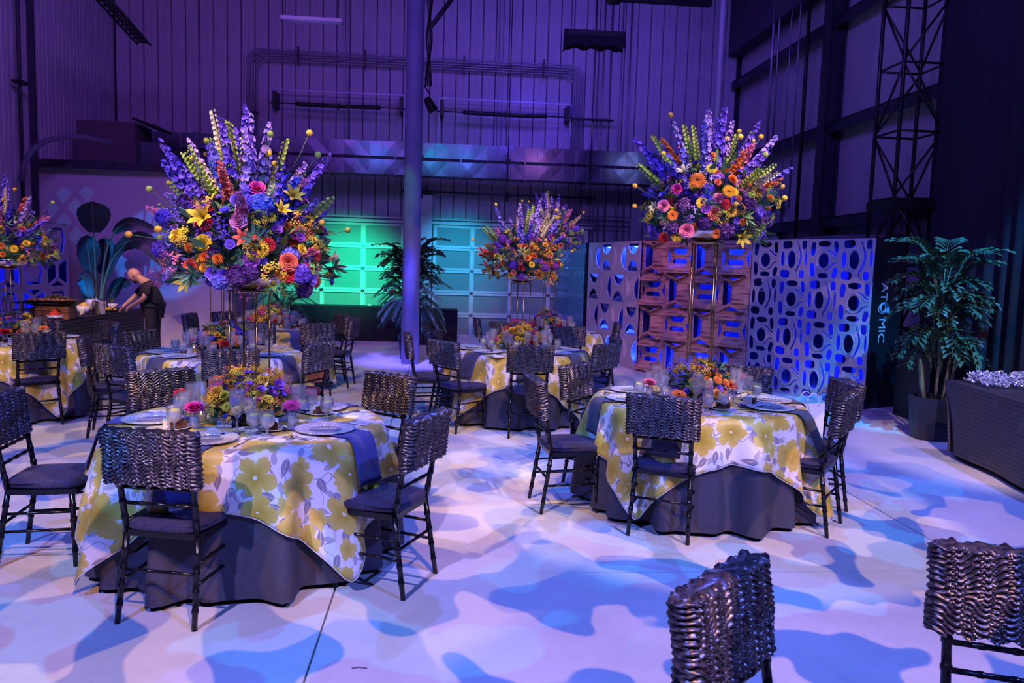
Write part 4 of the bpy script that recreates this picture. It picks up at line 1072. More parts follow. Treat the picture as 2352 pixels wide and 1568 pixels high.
    for (px,py,kind,col,s) in key_fl:
        # hand-placed blooms on the camera side of the arrangement
        w0=aty(px,py,cy); rx=(w0.x-cx); rz=w0.z-z0-.20
        q=min(.97,math.hypot(rx/.46,rz/.44)); dy=-math.sqrt(1-q*q)*.42-.03
        w1=aty(px,py,cy+dy); lp=Vector((w1.x-cx,w1.y-cy,w1.z-z0)); d=Vector((lp.x*.8,lp.y,lp.z-.20)).normalized()+Vector((0,-.55,.05))
        if kind in('delphinium0','delphinium1','delphinium2','bells_of_ireland','snapdragon','craspedia'):
            L={'d':.52,'b':.46,'s':.34,'c':.25}[kind[0]]*s; lp=Vector((rx,-.10 if rz<.35 else .0,w0.z-z0)); d=(lp-Vector((0,0,.12))).normalized(); flower(t,kind,col,lp-d*L,d,s)
        else: flower(t,kind,col,lp,d,s*.70)
    return t
B=lambda *a:list(a)
palA=dict(spike=B('violet_petal','violet_petal','blue_petal','lavender_petal'),snap=B('pink_petal','lavender_petal','white_petal','coral_petal'),
 body=[('rose','magenta_petal'),('rose','coral_petal'),('rose','yellow_petal'),('rose','lavender_petal'),('rose','pink_petal'),('gerbera','red_petal'),('leaf_sprig','x'),('lisianthus','purple_petal'),('wax_flower','lavender_petal'),('solidago','lime_petal'),('gerbera','yellow_petal'),('hydrangea','violet_petal'),('hydrangea','deep_purple_petal'),('hydrangea','blue_petal'),('lisianthus','purple_petal'),('lisianthus','violet_petal'),('lisianthus','violet_petal'),('lily','yellow_petal'),('lily','cream_petal'),('chrysanthemum','orange_petal'),('solidago','yellow_petal'),('wax_flower','pink_petal'),('lisianthus','violet_petal'),('wax_flower','violet_petal'),('leaf_sprig','x'),('leaf_sprig','x'),('leaf_sprig','x')])
palB=dict(spike=B('violet_petal','lavender_petal','violet_petal'),snap=B('pink_petal','coral_petal','cream_petal','orange_petal'),
 body=palA['body'][2:]+[('chrysanthemum','coral_petal'),('solidago','gold_petal'),('gerbera','gold_petal'),('gerbera','orange_petal'),('rose','coral_petal'),('solidago','yellow_petal'),('solidago','lime_petal'),('rose','orange_petal')])
palC=dict(spike=B('violet_petal','lavender_petal','pink_petal'),snap=B('orange_petal','coral_petal','cream_petal','gold_petal'),
 body=[('rose','orange_petal'),('rose','coral_petal'),('rose','red_petal'),('rose','gold_petal'),('gerbera','orange_petal'),('gerbera','gold_petal'),('gerbera','coral_petal'),('chrysanthemum','orange_petal'),('chrysanthemum','gold_petal'),('lisianthus','purple_petal'),('lily','orange_petal'),('lily','yellow_petal'),('solidago','gold_petal'),('wax_flower','orange_petal'),('hydrangea','purple_petal'),('rose','yellow_petal'),('leaf_sprig','x')])
def low_flowers(key,label,body,seed,r0=.19,keyf=()):
    global fr
    fr=random.Random(seed); cx,cy=TB[key]; t=thing('low_flower_arrangement',label,'flower arrangement',(cx,cy,TOPZ+.001))
    b=MB(); b.lathe([(0,0),(.15,0),(.165,.045),(.155,.045),(.14,.008),(0,.008)],28); b.build('dish',M('dark_dish',(.04,.035,.03),.4),t)
    b=MB()
    for i in range(190):
        a=fr.uniform(0,2*PI); el=fr.uniform(.0,1.4); d=Vector((math.cos(a)*math.cos(el),math.sin(a)*math.cos(el),math.sin(el))); p=Vector((0,0,.03))+Vector((d.x,d.y,d.z*.7))*fr.uniform(.08,.2); L=fr.uniform(.05,.11); e=(d+Vector((fr.uniform(-.5,.5),fr.uniform(-.5,.5),fr.uniform(-.2,.5)))).normalized(); nn=e.cross(Vector((fr.uniform(-1,1),fr.uniform(-1,1),.3))).normalized(); s=e.cross(nn); w=L*.2
        q=p+e*L
        if q.z<.01: continue
        b.add([p,p+e*L*.45-s*w,q,p+e*L*.45+s*w],[(0,1,2),(0,2,3)],fr.choice([0,0,1,2]))
    o=b.build('foliage',[green1,green3,green2],t); o['kind']='stuff'
    nb=84
    for i in range(nb):
        z=1-.92*(i+.5)/nb; q=math.sqrt(1-z*z); a=i*2.39996; d=Vector((q*math.cos(a),q*math.sin(a),z)); r=r0*fr.uniform(.92,1.15)
        kind,col=fr.choice(body); p=Vector((d.x*r,d.y*r,.05+d.z*r*1.0)); flower(t,kind,col,p,d+Vector((0,0,.3)),fr.uniform(.45,.68))
    for (px,py,kind,col,s) in keyf:
        w1=aty(px,py,cy-.14); flower(t,kind,col,(w1.x-cx,-.14,w1.z-TOPZ),Vector((w1.x-cx,-.3,.2)),s*.78)
    return t
lowA=[('gerbera','yellow_petal'),('chrysanthemum','orange_petal'),('solidago','gold_petal'),('solidago','yellow_petal'),('lisianthus','purple_petal'),('wax_flower','magenta_petal'),('rose','yellow_petal'),('lisianthus','violet_petal'),('wax_flower','orange_petal')]
lowB=[('rose','gold_petal'),('solidago','yellow_petal'),('wax_flower','blue_petal'),('lisianthus','violet_petal'),('rose','coral_petal'),('gerbera','orange_petal'),('leaf_sprig','x'),('wax_flower','violet_petal'),('chrysanthemum','orange_petal')]
def bud(key,r,a,kind,col,label,xy=None):
    t=place(key,'bud_vase',label,'vase',None,r,a,parts=(('glass',vase_me),('water',vwater_me)),xy=xy)
    o=flower(t,kind,col,(0.0,0,.118 if kind!='gerbera' else .125),Vector((.1,-.35,1)),.95 if kind=='gerbera' else .9); return t
# ================================================================ TABLES, CHAIRS, SETTINGS
CL={}
for k in TB: CL[k]=tablecloths(k)
T=TB
seatsA={k:[] for k in TB}
def ch(key,px,py,label,turn=0,mind=0,**kw):
    p=atz(px,py,.93); c=T[key]; d=math.hypot(p.x-c[0],p.y-c[1]); push=max(0,mind-d)
    o,loc,ang=chair(px,py,c,label,turn,push,**kw); seatsA[key].append(math.atan2(loc[1]-c[1],loc[0]-c[0])); return o
ch('T1',345,992,'chair with ruffled cover backing onto the camera at the big front-left table',-2)
ch('T1',8,905,'chair cut by the left picture edge, left of the big front-left table')
ch('T1',980,955,'black chair with ruffled cover at the right front of the big front-left table',4)
ch('T1',895,862,'black chair with blue-lit ruffled cover behind the right side of the big front-left table')
ch('T1',372,852,'chair with wavy ruffled cover at the back left of the big front-left table')
ch('T2',1232,870,'black chair with ruffled cover on the left side of the front-right table',0,1.06)
ch('T2',1329,840,'black chair with ruffled cover at the back left of the front-right table',0,1.04)
ch('T2',1530,910,'black chair with ruffled cover backing onto the camera at the front-right table',3,1.0)
ch('T2',1912,905,'chair with ruffled cover before the gift bag at the front-right table',0,1.04)
ch('T2',1915,878,'chair holding the white gift bag, right of the front-right table',0,1.12)
ch('T2',1690,848,'black chair mostly hidden behind the flowers of the front-right table',0,1.04)
ch('T3',530,805,'black chair with blue-lit ruffled cover backing onto the camera at the second left table',0,1.02)
ch('T3',263,795,'black chair with ruffled cover at the left front of the second left table',0,1.0)
ch('T3',733,790,'black chair with a copper handbag on its seat, right of the second left table',0,1.0)
ch('T3',327,762,'black chair with bronze-lit ruffled cover facing the camera across the second left table',0,1.0)
ch('T3',197,775,'black chair with narrow edge-on ruffled cover left of the second left table',0,1.0)
ch('T4',87,765,'black chair with ruffled cover backing onto the camera at the left edge table',0,1.0)
ch('T4',218,740,'blue-lit chair right of the left edge table, before the buffet',0,1.05)
ch('T4',93,732,'black chair with teal-lit cover on the far side of the left edge table',0,1.0)
ch('T5',437,722,'black chair with narrow edge-on cover at the far left of the far left table',0,1.1)
ch('T5',528,718,'black chair with blue-lit cover facing the camera at the far left table',0,1.0)
ch('T5',587,742,'black chair backing onto the camera at the far left table',0,1.02)
ch('T5',730,744,'black chair with dark cover at the right front of the far left table',0,1.02)
ch('T5',761,725,'black chair with glittering cover at the right back of the far left table',0,1.02)
ch('T5',812,733,'black chair standing alone rightmost of the far left table',0,1.0)
ch('T6',1219,797,'black chair with ruffled cover backing onto the camera at the middle table',0,1.05)
ch('T6',1020,785,'black chair with ruffled cover at the left front of the middle table',-6,1.05)
ch('T6',938,768,'black chair with gold-lit edge-on cover in front of the round column',0,1.0)
ch('T6',998,762,'black chair with reddish cover at the back left of the middle table',0,1.0)
ch('T6',1392,792,'black chair with ruffled cover at the right of the middle table',0,1.0)
ch('T6',1412,778,'black chair half hidden at the far right of the middle table, before the pink screen',0,1.05)
ch('T7',1097,733,'narrow-looking chair before the teal garage door, left of the far table',0,1.0)
ch('T7',1155,742,'black chair with dark cover at the left front of the far right table',0,1.0)
ch('T7',1307,752,'black chair with dark gold-flecked cover backing onto the camera at the far right table',0,1.0)
ch('T7',1353,740,'black chair with cover nearest the pink screen at the far right table',0,1.0)
chair(0,0,(1.25,1.05),'black chair with ruffled cover in the bottom foreground, its cover edge rising to the right',14,0,xy=(.755,1.93))
chair(0,0,(1.25,1.00),'black chair with ruffled cover cut off by the lower right corner of the picture',0,0,xy=(1.70,2.09))

WHO={'T1':['at the nearest seat of the big front-left table','at the left end of the big front-left table','on the right front of the big front-left table','on the right back of the big front-left table','at the back left of the big front-left table'],
'T2':['at the left seat of the front-right table','at the back left seat of the front-right table','at the front seat of the front-right table','at the right front seat of the front-right table','at the gift bag seat of the front-right table','behind the flowers of the front-right table']}
gen=['at the front seat','at the left front seat','at the right-hand seat','at the far left seat','at the left side seat','at the far side seat']
pos_words=lambda a:['right','right back','back','left back','left','left front','front','right front'][int(((math.degrees(a)%360)+22.5)//45)%8]
for key in TB:
    sd,ph0=CL[key]; S_=seatsA[key]; usedw={}
    for i,a in enumerate(S_):
        if key in WHO: who=WHO[key][i]
        else:
            w_=pos_words(a); usedw[w_]=usedw.get(w_,0)+1
            who='on the %s side of the %s'%(w_,TN[key]) if usedw[w_]==1 else 'second on the %s side of the %s'%(w_,TN[key])
        hand=key in('T1','T2')
        setting(key,a,who,sd,ph0,nm=napkin_m if key in('T1','T5') else napkin_g,goblets=True,dessert=not hand)
# dessert plates of the two front tables, from the photo
def xyp(px,py,z=TOPZ): p=atz(px,py,z); return (p.x,p.y)
cakeplate('T1',0,0,'white dessert plate with three cake slices on the left of the big front-left table',xyp(401,986),.5,kind=0)
cakeplate('T1',0,0,'white dessert plate with cake and blue icing in front of the big front-left table\'s centrepiece',xyp(625,988),-.3,kind=0)
cakeplate('T1',0,0,'white dessert plate with chocolate cake on the right of the big front-left table',xyp(735,952),.2,kind=1)
cakeplate('T2',0,0,'white dessert plate with a chocolate wedge at the front of the front-right table',xyp(1652,940),.3,kind=1)
cakeplate('T2',0,0,'white dessert plate with pale cake right of the front-right table\'s flowers',xyp(1725,932),1.3,kind=0)
goblet('T1',0,0,'goblet of ice water nearest the camera in the middle of the big front-left table',xyp(583,998))
goblet('T2',0,0,'goblet of ice water with lemon nearest the camera on the front-right table',xyp(1625,945))
# menu cards
for px,py,rz,key,l in ((700,1000,.25,'T1','white menu card lying at the front right edge of the big front-left table'),(820,957,1.0,'T1','white menu card lying at the far right of the big front-left table'),(395,1003,-.1,'T1','white menu card lying behind the nearest chair on the big front-left table'),(1140,818,.4,'T6','white menu card at the front of the middle table')):
    place(key,'menu_card',l,'card',card_me,0,0,rz,xy=xyp(px,py))
# name card
t=place('T1','name_card','small dark blue folded name card with white border and lettering on the big front-left table','card',None,0,0,parts=(('x',card_me,(0,0,-5)),),xy=xyp(517,983))
for c in children(t): bpy.data.objects.remove(c)
b=MB(); b.prism([(-.022,0),(0,.045),(.022,0),(.019,0),(0,.040),(-.019,0)],0,-.042,.042); b.build('card',M('blue_card',(.01,.02,.10),.5),t)
def text(s,size,m,parent,loc,rot,name='lettering',ext=.0006,font_scale=1,align='CENTER'):
    cu=bpy.data.curves.new(name,'FONT'); cu.body=s; cu.size=size; cu.extrude=ext; cu.align_x=align; cu.align_y='CENTER'; cu.resolution_u=3
    o=bpy.data.objects.new('tmp_text',cu); COL.objects.link(o); bpy.context.view_layer.update()
    me=bpy.data.meshes.new_from_object(o.evaluated_get(bpy.context.evaluated_depsgraph_get())); bpy.data.objects.remove(o)
    me.materials.clear(); me.materials.append(m); me.name=name
    return put(name,me,parent,loc,rot=rot)
white_let=M('white_lettering',(.75,.75,.8),.5)
text('Louise Brown',.014,white_let,t,(0,-.0145,.017),(R(64),0,0))
b=MB()
for i in range(9): b.box((-.038+.0095*i,-.0045,.038),(.006,.003,.005),M=None)
b.build('border_print',white_let,t)
# foil wrapped sweets
b=MB(); b.sphere((0,0,.012),.012,9,6)
for s in (-1,1): b.add([(s*.010,0,.012),(s*.030,-.012,.020),(s*.028,.012,.004)],[(0,1,2)])
sweet_me=b.mesh('wrapped_sweet',M('navy_foil',(.03,.04,.2),.2,.9))
for key in ('T1','T2','T6','T3'):
    for i in range(5):
        a=[-PI/2,-PI/4,PI/4,PI,-3*PI/4][i]+rnd.uniform(-.1,.1); place(key,'wrapped_sweet','small navy foil-wrapped sweet at the %s of the '%['front','right front','right back','left','left front'][i]+TN[key],'sweet',sweet_me,rnd.uniform(.36,.44),a,a,group='foil sweets on the '+TN[key])
# centrepieces, candles, bud vases
cfg=dict(T1=(.765,R(31),palA,21,1.04),T2=(1.165,R(20),palB,5,1.0),T3=(1.165,R(10),palA,9,.95),T4=(.765,R(40),palB,31,.95),T5=(.765,R(15),palA,12,.9),T6=(.765,R(12),palC,17,.98),T7=(1.165,R(50),palA,23,.92))
kfA=[(596,572,'gerbera','yellow_petal',1.25),(470,502,'lily','yellow_petal',1.3),(468,558,'rose','yellow_petal',1.2),(548,508,'rose','pink_petal',1.2),(545,460,'rose','violet_petal',1.0),(518,430,'rose','lime_petal',1.15),(590,434,'rose','magenta_petal',1.25),(560,548,'lily','coral_petal',.9),(600,470,'hydrangea','blue_petal',1.25),(572,470,'hydrangea','violet_petal',1.0),(672,456,'lily','gold_petal',1.1),(578,596,'lisianthus','purple_petal',1.4),(470,590,'chrysanthemum','orange_petal',1.3),(500,595,'chrysanthemum','orange_petal',1.3),(470,615,'chrysanthemum','gold_petal',1.2),(440,612,'rose','coral_petal',1.2),(628,628,'solidago','yellow_petal',1.2),(662,602,'rose','coral_petal',1.3),(664,632,'rose','red_petal',1.1),(690,628,'hydrangea','violet_petal',1.1),(490,628,'lisianthus','violet_petal',1.2),(517,632,'lisianthus','violet_petal',1.2),(548,632,'hydrangea','deep_purple_petal',1.25),(575,625,'hydrangea','deep_purple_petal',1.0),(690,512,'solidago','gold_petal',1.1),
 (618,283,'delphinium0','lavender_petal',1.1),(540,295,'delphinium1','violet_petal',1.25),(368,325,'delphinium2','violet_petal',1.1),(432,320,'delphinium0','lavender_petal',1.0),(372,370,'delphinium1','violet_petal',1.1),(755,357,'delphinium2','violet_petal',1.0),(650,372,'delphinium0','violet_petal',1.0),(738,462,'delphinium1','lavender_petal',.9),
 (519,306,'bells_of_ireland','lime_petal',1.0),(557,335,'bells_of_ireland','lime_petal',.9),(658,320,'bells_of_ireland','lime_petal',1.0),(770,458,'bells_of_ireland','lime_petal',1.0),(420,350,'bells_of_ireland','lime_petal',.8),(400,408,'bells_of_ireland','lime_petal',1.0),(478,405,'bells_of_ireland','lime_petal',.9),(697,392,'bells_of_ireland','cream_petal',.9),(500,340,'bells_of_ireland','lime_petal',.8),
 (354,478,'snapdragon','pink_petal',1.0),(700,420,'snapdragon','orange_petal',.9),(735,528,'snapdragon','coral_petal',.9),(460,370,'snapdragon','cream_petal',.9),
 (343,434,'craspedia','lime_petal',1.0),(424,394,'craspedia','lime_petal',1.1),(548,397,'craspedia','lime_petal',1.1),(616,353,'craspedia','yellow_petal',1.1),(630,376,'craspedia','gold_petal',.9),(745,513,'craspedia','gold_petal',.9),(440,363,'craspedia','yellow_petal',.8),(604,513,'craspedia','lime_petal',1.1)]
kfB=[(1602,414,'gerbera','orange_petal',1.45),(1674,440,'gerbera','gold_petal',1.2),(1634,388,'gerbera','yellow_petal',1.0),(1612,466,'gerbera','yellow_petal',1.0),(1524,473,'rose','pink_petal',1.1),(1577,530,'rose','pink_petal',1.3),(1640,490,'rose','coral_petal',1.25),(1634,360,'rose','orange_petal',1.1),(1545,495,'gerbera','orange_petal',.9),(1555,540,'gerbera','yellow_petal',1.2),(1525,545,'gerbera','red_petal',1.0),(1665,528,'hydrangea','deep_purple_petal',1.3),(1545,525,'hydrangea','deep_purple_petal',.9),(1622,457,'lisianthus','violet_petal',1.1),(1686,462,'lisianthus','violet_petal',1.0),(1554,435,'rose','magenta_petal',1.0),(1700,545,'lily','yellow_petal',1.1),(1705,510,'chrysanthemum','orange_petal',1.2),(1725,460,'solidago','lime_petal',1.1),(1620,480,'lisianthus','purple_petal',1.0),
 (1628,250,'delphinium0','lavender_petal',1.15),(1455,316,'delphinium1','violet_petal',1.1),(1548,285,'delphinium2','lavender_petal',1.0),(1683,278,'delphinium0','lavender_petal',1.0),(1785,312,'delphinium1','lavender_petal',1.0),(1815,388,'delphinium2','violet_petal',1.0),(1480,375,'delphinium0','violet_petal',1.0),
 (1571,288,'bells_of_ireland','lime_petal',1.0),(1592,290,'bells_of_ireland','lime_petal',.9),(1730,303,'bells_of_ireland','lime_petal',1.0),(1693,308,'bells_of_ireland','lime_petal',1.0),(1457,382,'bells_of_ireland','lime_petal',1.0),(1780,378,'bells_of_ireland','lime_petal',.9),
 (1501,319,'craspedia','gold_petal',1.0),(1516,331,'craspedia','gold_petal',1.0),(1451,430,'craspedia','gold_petal',1.0),(1669,319,'craspedia','yellow_petal',1.0),(1748,314,'craspedia','gold_petal',1.0),(1784,432,'craspedia','gold_petal',1.0),(1585,397,'craspedia','lime_petal',1.0)]
BL=dict(T1='huge purple, yellow and coral flower arrangement in a silver bowl above the big front-left table',T2='tall orange, yellow and violet flower arrangement in a silver bowl above the front-right table',T3='tall flower arrangement behind the huge one, above the second left table',T4='pink and red flower arrangement at the left edge of the picture',T5='flower arrangement far behind the huge one, above the table by the black bar',T6='mostly orange flower arrangement in a gold-lit bowl above the middle table',T7='lavender and yellow flower arrangement behind the orange one, above the far table')
for key,(h,ro,pal,sd,sc) in cfg.items():
    stand(key,h,ro,'thin gold four-legged flower stand on the '+TN[key])
    kf=kfA if key=='T1' else kfB if key=='T2' else ()
    bouquet(key,h,BL[key],pal,sd,sc,1.0 if key in('T1','T2') else .8 if key in('T6','T7') else .62,kf)
lk=[(497,908,'rose','gold_petal',1.25),(512,925,'gerbera','yellow_petal',.8),(597,912,'lily','yellow_petal',.8),(556,893,'lisianthus','purple_petal',1.1),(540,965,'lisianthus','purple_petal',1.1),(522,962,'lisianthus','violet_petal',.8),(563,935,'rose','gold_petal',.8),(575,895,'gerbera','yellow_petal',.9),(598,935,'gerbera','yellow_petal',.8),(640,885,'lisianthus','purple_petal',.9)]
lk2=[(1588,905,'rose','yellow_petal',1.1),(1625,880,'rose','cream_petal',1.0),(1605,850,'solidago','yellow_petal',1.1),(1565,880,'lisianthus','violet_petal',1.0),(1560,850,'wax_flower','blue_petal',1.2),(1645,900,'rose','coral_petal',.9)]
for key,body,sd in (('T1',lowA,3),('T2',lowB,4),('T3',lowB,5),('T4',lowB,6),('T5',lowA,7),('T6',lowA,8),('T7',lowB,9)):
    low_flowers(key,'low flower centrepiece at the foot of the gold stand on the '+TN[key],body,sd,.225,lk if key=='T1' else lk2 if key=='T2' else ())
bud('T1',0,0,'rose','magenta_petal','dark magenta rose in a vase left of the centrepiece on the big front-left table',xyp(447,985))
bud('T1',0,0,'rose','red_petal','red rose in a glass bud vase on the far left of the big front-left table',xyp(418,950))
bud('T1',0,0,'gerbera','magenta_petal','hot pink gerbera in a vase right of the centrepiece on the big front-left table',xyp(670,982))
bud('T1',0,0,'gerbera','red_petal','red gerbera in a glass bud vase at the back right of the big front-left table',xyp(717,945))
bud('T2',0,0,'gerbera','orange_petal','orange gerbera in a glass bud vase behind the front chair of the front-right table',xyp(1557,948))
bud('T2',0,0,'gerbera','coral_petal','coral gerbera in a glass bud vase right of the flowers on the front-right table',xyp(1673,925))
bud('T2',0,0,'rose','pink_petal','pink rose in a glass bud vase left of the flowers on the front-right table',xyp(1490,915))
bud('T2',0,0,'gerbera','red_petal','red gerbera in a glass bud vase at the back of the front-right table',xyp(1700,898))
bw={0:'front',1:'right',2:'back',3:'left'}
for key in ('T3','T4','T5','T6','T7'):
    for i in range(4):
        a=-PI/2+i*PI/2+.35; bud(key,.31,a,['rose','gerbera'][i%2],['red_petal','orange_petal','coral_petal','magenta_petal'][(i+hash(key[1]))%1+i],'glass bud vase with a single %s bloom at the %s of the %s'%(['red','orange','coral','magenta'][i],bw[i],TN[key]))
for key in TB:
    for i in range(3):
        a=-.9+i*2.1; place(key,'votive_candle','lit votive candle %s of the centrepiece on the %s'%(['right front','back','left'][i],TN[key]),'candle',None,.27,a,parts=(('cup',votive_me),('wax',wax_me),('flame',flame_me)))
# gift bag on the seat
p=Vector((2.78,5.66,.495)); t=thing('gift_bag','white paper gift bag with blue tissue on a chair of the front-right table','bag',p,.1)
b=MB(); w,d_,h=.20,.10,.27
b.add([(-w/2,-d_/2,0),(w/2,-d_/2,0),(w/2,d_/2,0),(-w/2,d_/2,0),(-w/2,-d_/2,h),(w/2,-d_/2,h),(w/2,d_/2,h),(-w/2,d_/2,h),(-w/2-.003,0,h*.5),(w/2+.003,0,h*.5)],[(0,3,2,1),(0,1,5,4),(2,3,7,6),(1,2,9),(2,6,9),(6,5,9),(5,1,9),(3,0,8),(0,4,8),(4,7,8),(7,3,8)]); b.build('bag',paper_m,t)
for y in(-d_/2,d_/2):
    b=MB(); b.tube([(-.05,y,h-.02)]+[(-.05*math.cos(q),y,h+.075*math.sin(q)) for q in [PI*i/10 for i in range(11)]]+[(.05,y,h-.02)],.0035,6); b.build('handle',paper_m,t)
b=MB()
for i in range(9):
    x=-.085+.021*i; q=rnd.uniform(.02,.07); b.add([(x,-.03,h-.06),(x+.03,.02,h-.06),(x+.02,.0,h+q),(x-.01,.02,h+q*.8)],[(0,1,2),(0,2,3)])
b.build('tissue_paper',M('aqua_tissue',(.12,.45,.6),.7),t)
b=MB(); b.lathe([(0,0),(.025,0),(.025,.002),(0,.002)],20); b.v=[(x-.02,-d_/2-.004-z,y+h-.10) for x,y,z in b.v]; b.build('tag',paper_m,t)
b=MB(); b.tube([(-.02,-d_/2-.004,h-.08),(-.05,-d_/2-.004,h+.02)],.001,4); b.build('ribbon',M('ribbon',(.3,.2,.3),.6),t)
# handbag on the chair of T3
p=atz(722,880,.50); t=thing('handbag','copper shiny handbag on the chair right of the second left table','handbag',(p.x-.05,p.y+.1,.498),.5)
cop=M('copper_leather',(.45,.16,.07),.28,.5)
b=MB(); b.grid(lambda u,v:(.15*math.cos(2*PI*u)*(1-.25*v**2)*(abs(math.cos(2*PI*u))**-.3 if abs(math.cos(2*PI*u))>.1 else 2) if False else .15*math.cos(2*PI*u)*(1-.25*v*v),.06*math.sin(2*PI*u)*(1-.6*v*v),.20*v),24,8,closeu=True); b.build('body',cop,t)
b=MB(); b.tube([(-.09,0,.18)]+[(-.09*math.cos(q),0,.18+.13*math.sin(q)) for q in [PI*i/10 for i in range(1,10)]]+[(.09,0,.18)],.007,6); b.build('strap',cop,t)
# ================================================================ SCREENS
def cut_mesh(name,outer,holes,m,th=.012,bev=.002):
    cu=bpy.data.curves.new(name,'CURVE'); cu.dimensions='2D'; cu.fill_mode='BOTH'; cu.extrude=th/2; cu.bevel_depth=bev; cu.bevel_resolution=0
    for poly in [outer]+holes:
        sp=cu.splines.new('POLY'); sp.points.add(len(poly)-1)
        for i,(x,y) in enumerate(poly): sp.points[i].co=(x,y,0,1)
        sp.use_cyclic_u=True
    o=bpy.data.objects.new('tmp',cu); COL.objects.link(o); bpy.context.view_layer.update()
    me=bpy.data.meshes.new_from_object(o.evaluated_get(bpy.context.evaluated_depsgraph_get())); bpy.data.objects.remove(o)
    for v in me.vertices: x,y,z=v.co; v.co=(x,-z,y)
    me.materials.clear(); me.materials.append(m); me.name=name; return me
MW,MH=.55,.553
def ell(cx,cy,rx,ry,n=20,e=1.0,rot=0):
    r=[]; rx*=1.13; ry*=1.13
    for k in range(n):
        t=2*PI*k/n; c,s=math.cos(t),math.sin(t); x=rx*math.copysign(abs(c)**e,c); y=ry*math.copysign(abs(s)**e,s)
        r.append(((cx+x*math.cos(rot)-y*math.sin(rot))*MW,(cy+x*math.sin(rot)+y*math.cos(rot))*MH))
    return r
def P(*pts): return [(x*MW,y*MH) for x,y in pts]
def slot(pts,w):
    L=[];Rr=[]
    # smooth
    q=[]
    for i in range(len(pts)-1):
        p0=pts[max(i-1,0)];p1=pts[i];p2=pts[i+1];p3=pts[min(i+2,len(pts)-1)]
        for k in range(4):
            t=k/4; q.append(tuple(.5*((2*p1[a])+(-p0[a]+p2[a])*t+(2*p0[a]-5*p1[a]+4*p2[a]-p3[a])*t*t+(-p0[a]+3*p1[a]-3*p2[a]+p3[a])*t**3) for a in(0,1)))
    q.append(pts[-1]); n=len(q)
    for i,p in enumerate(q):
        a=q[max(i-1,0)];b=q[min(i+1,n-1)]; dx,dy=b[0]-a[0],b[1]-a[1]; l=math.hypot(dx,dy); ww=w*(.35+.65*math.sin(PI*(i+.5)/n)); L.append((p[0]-dy/l*ww,p[1]+dx/l*ww)); Rr.append((p[0]+dy/l*ww,p[1]-dx/l*ww))
    return P(*(L+Rr[::-1]))
sq=P((0,0),(1,0),(1,1),(0,1))
scr_m=M('silver_grey_screen_laminate',(.36,.35,.40),.36,var=.04,vscale=3)
scr_p=M('pale_matte_screen_laminate',(.56,.50,.54),.5)
edge_m=M('black_screen_frame',(.012,.012,.015),.45)
inner_m=M('screen_interior_blue',(.12,.16,.6),.6)
A_holes=[ell(.50,.47,.155,.165,24),ell(.5,.88,.19,.070,16,.9),ell(.5,.10,.17,.062,16,.9),ell(.155,.76,.085,.155,16,.7,-.12),ell(.15,.24,.085,.165,16,.7,.1),ell(.875,.80,.075,.135,16,.7,.12),ell(.865,.17,.075,.125,16,.75,-.35),slot([(.60,.73),(.72,.69),(.84,.60),(.94,.585)],.025),slot([(.55,.235),(.67,.27),(.78,.38),(.93,.43)],.022)]
B_holes=[ell(.43,.49,.135,.20,24),ell(.125,.50,.065,.185,18),ell(.925,.53,.042,.19,16),ell(.27,.87,.155,.095,18,.65,.06),ell(.22,.12,.155,.095,18,.65,-.06),ell(.85,.86,.080,.105,16,.7),ell(.80,.12,.085,.095,16,.7),slot([(.61,.95),(.66,.82),(.73,.66),(.745,.52),(.68,.33),(.585,.17),(.60,.05)],.034)]
meA=cut_mesh('ring_panel',sq,A_holes,scr_m,.012,.002); meB=cut_mesh('oval_panel',sq,B_holes,scr_m,.012,.002)
def ringtrim(cx,cy,rx,ry,r=.011):
    b=MB(); p=[((cx+rx*math.cos(t))*MW,-.010,(cy+ry*math.sin(t))*MH) for t in [2*PI*k/28 for k in range(29)]]; b.tube(p,r,6); return b
trA=ringtrim(.5,.47,.225,.235); trA2=MB()
for h in (A_holes[3],A_holes[4],A_holes[5]): trA.tube([(x,-.008,y) for x,y in h]+[(h[0][0],-.008,h[0][1])],.004,5)
trA.tube([(x*MW,-.009,y*MH) for x,y in [(.5,.72),(.62,.70),(.74,.62),(.86,.53),(.97,.53)]],.006,5)
trAm=trA.mesh('raised_trim',scr_m)
trB=ringtrim(.43,.49,.175,.245,.006); trB.tube([(x*MW,-.009,y*MH) for x,y in [(.69,.97),(.74,.82),(.80,.66),(.815,.52),(.76,.33),(.66,.17),(.665,.03)]],.007,5); trBm=trB.mesh('raised_trim',scr_m)
bolt_b=MB()
for x in (.045,.955):
    for z in (.045,.955): bolt_b.sphere((x*MW,-.009,z*MH),.006,6,4)
bolt_me=bolt_b.mesh('bolts',galv)
BLKS={}
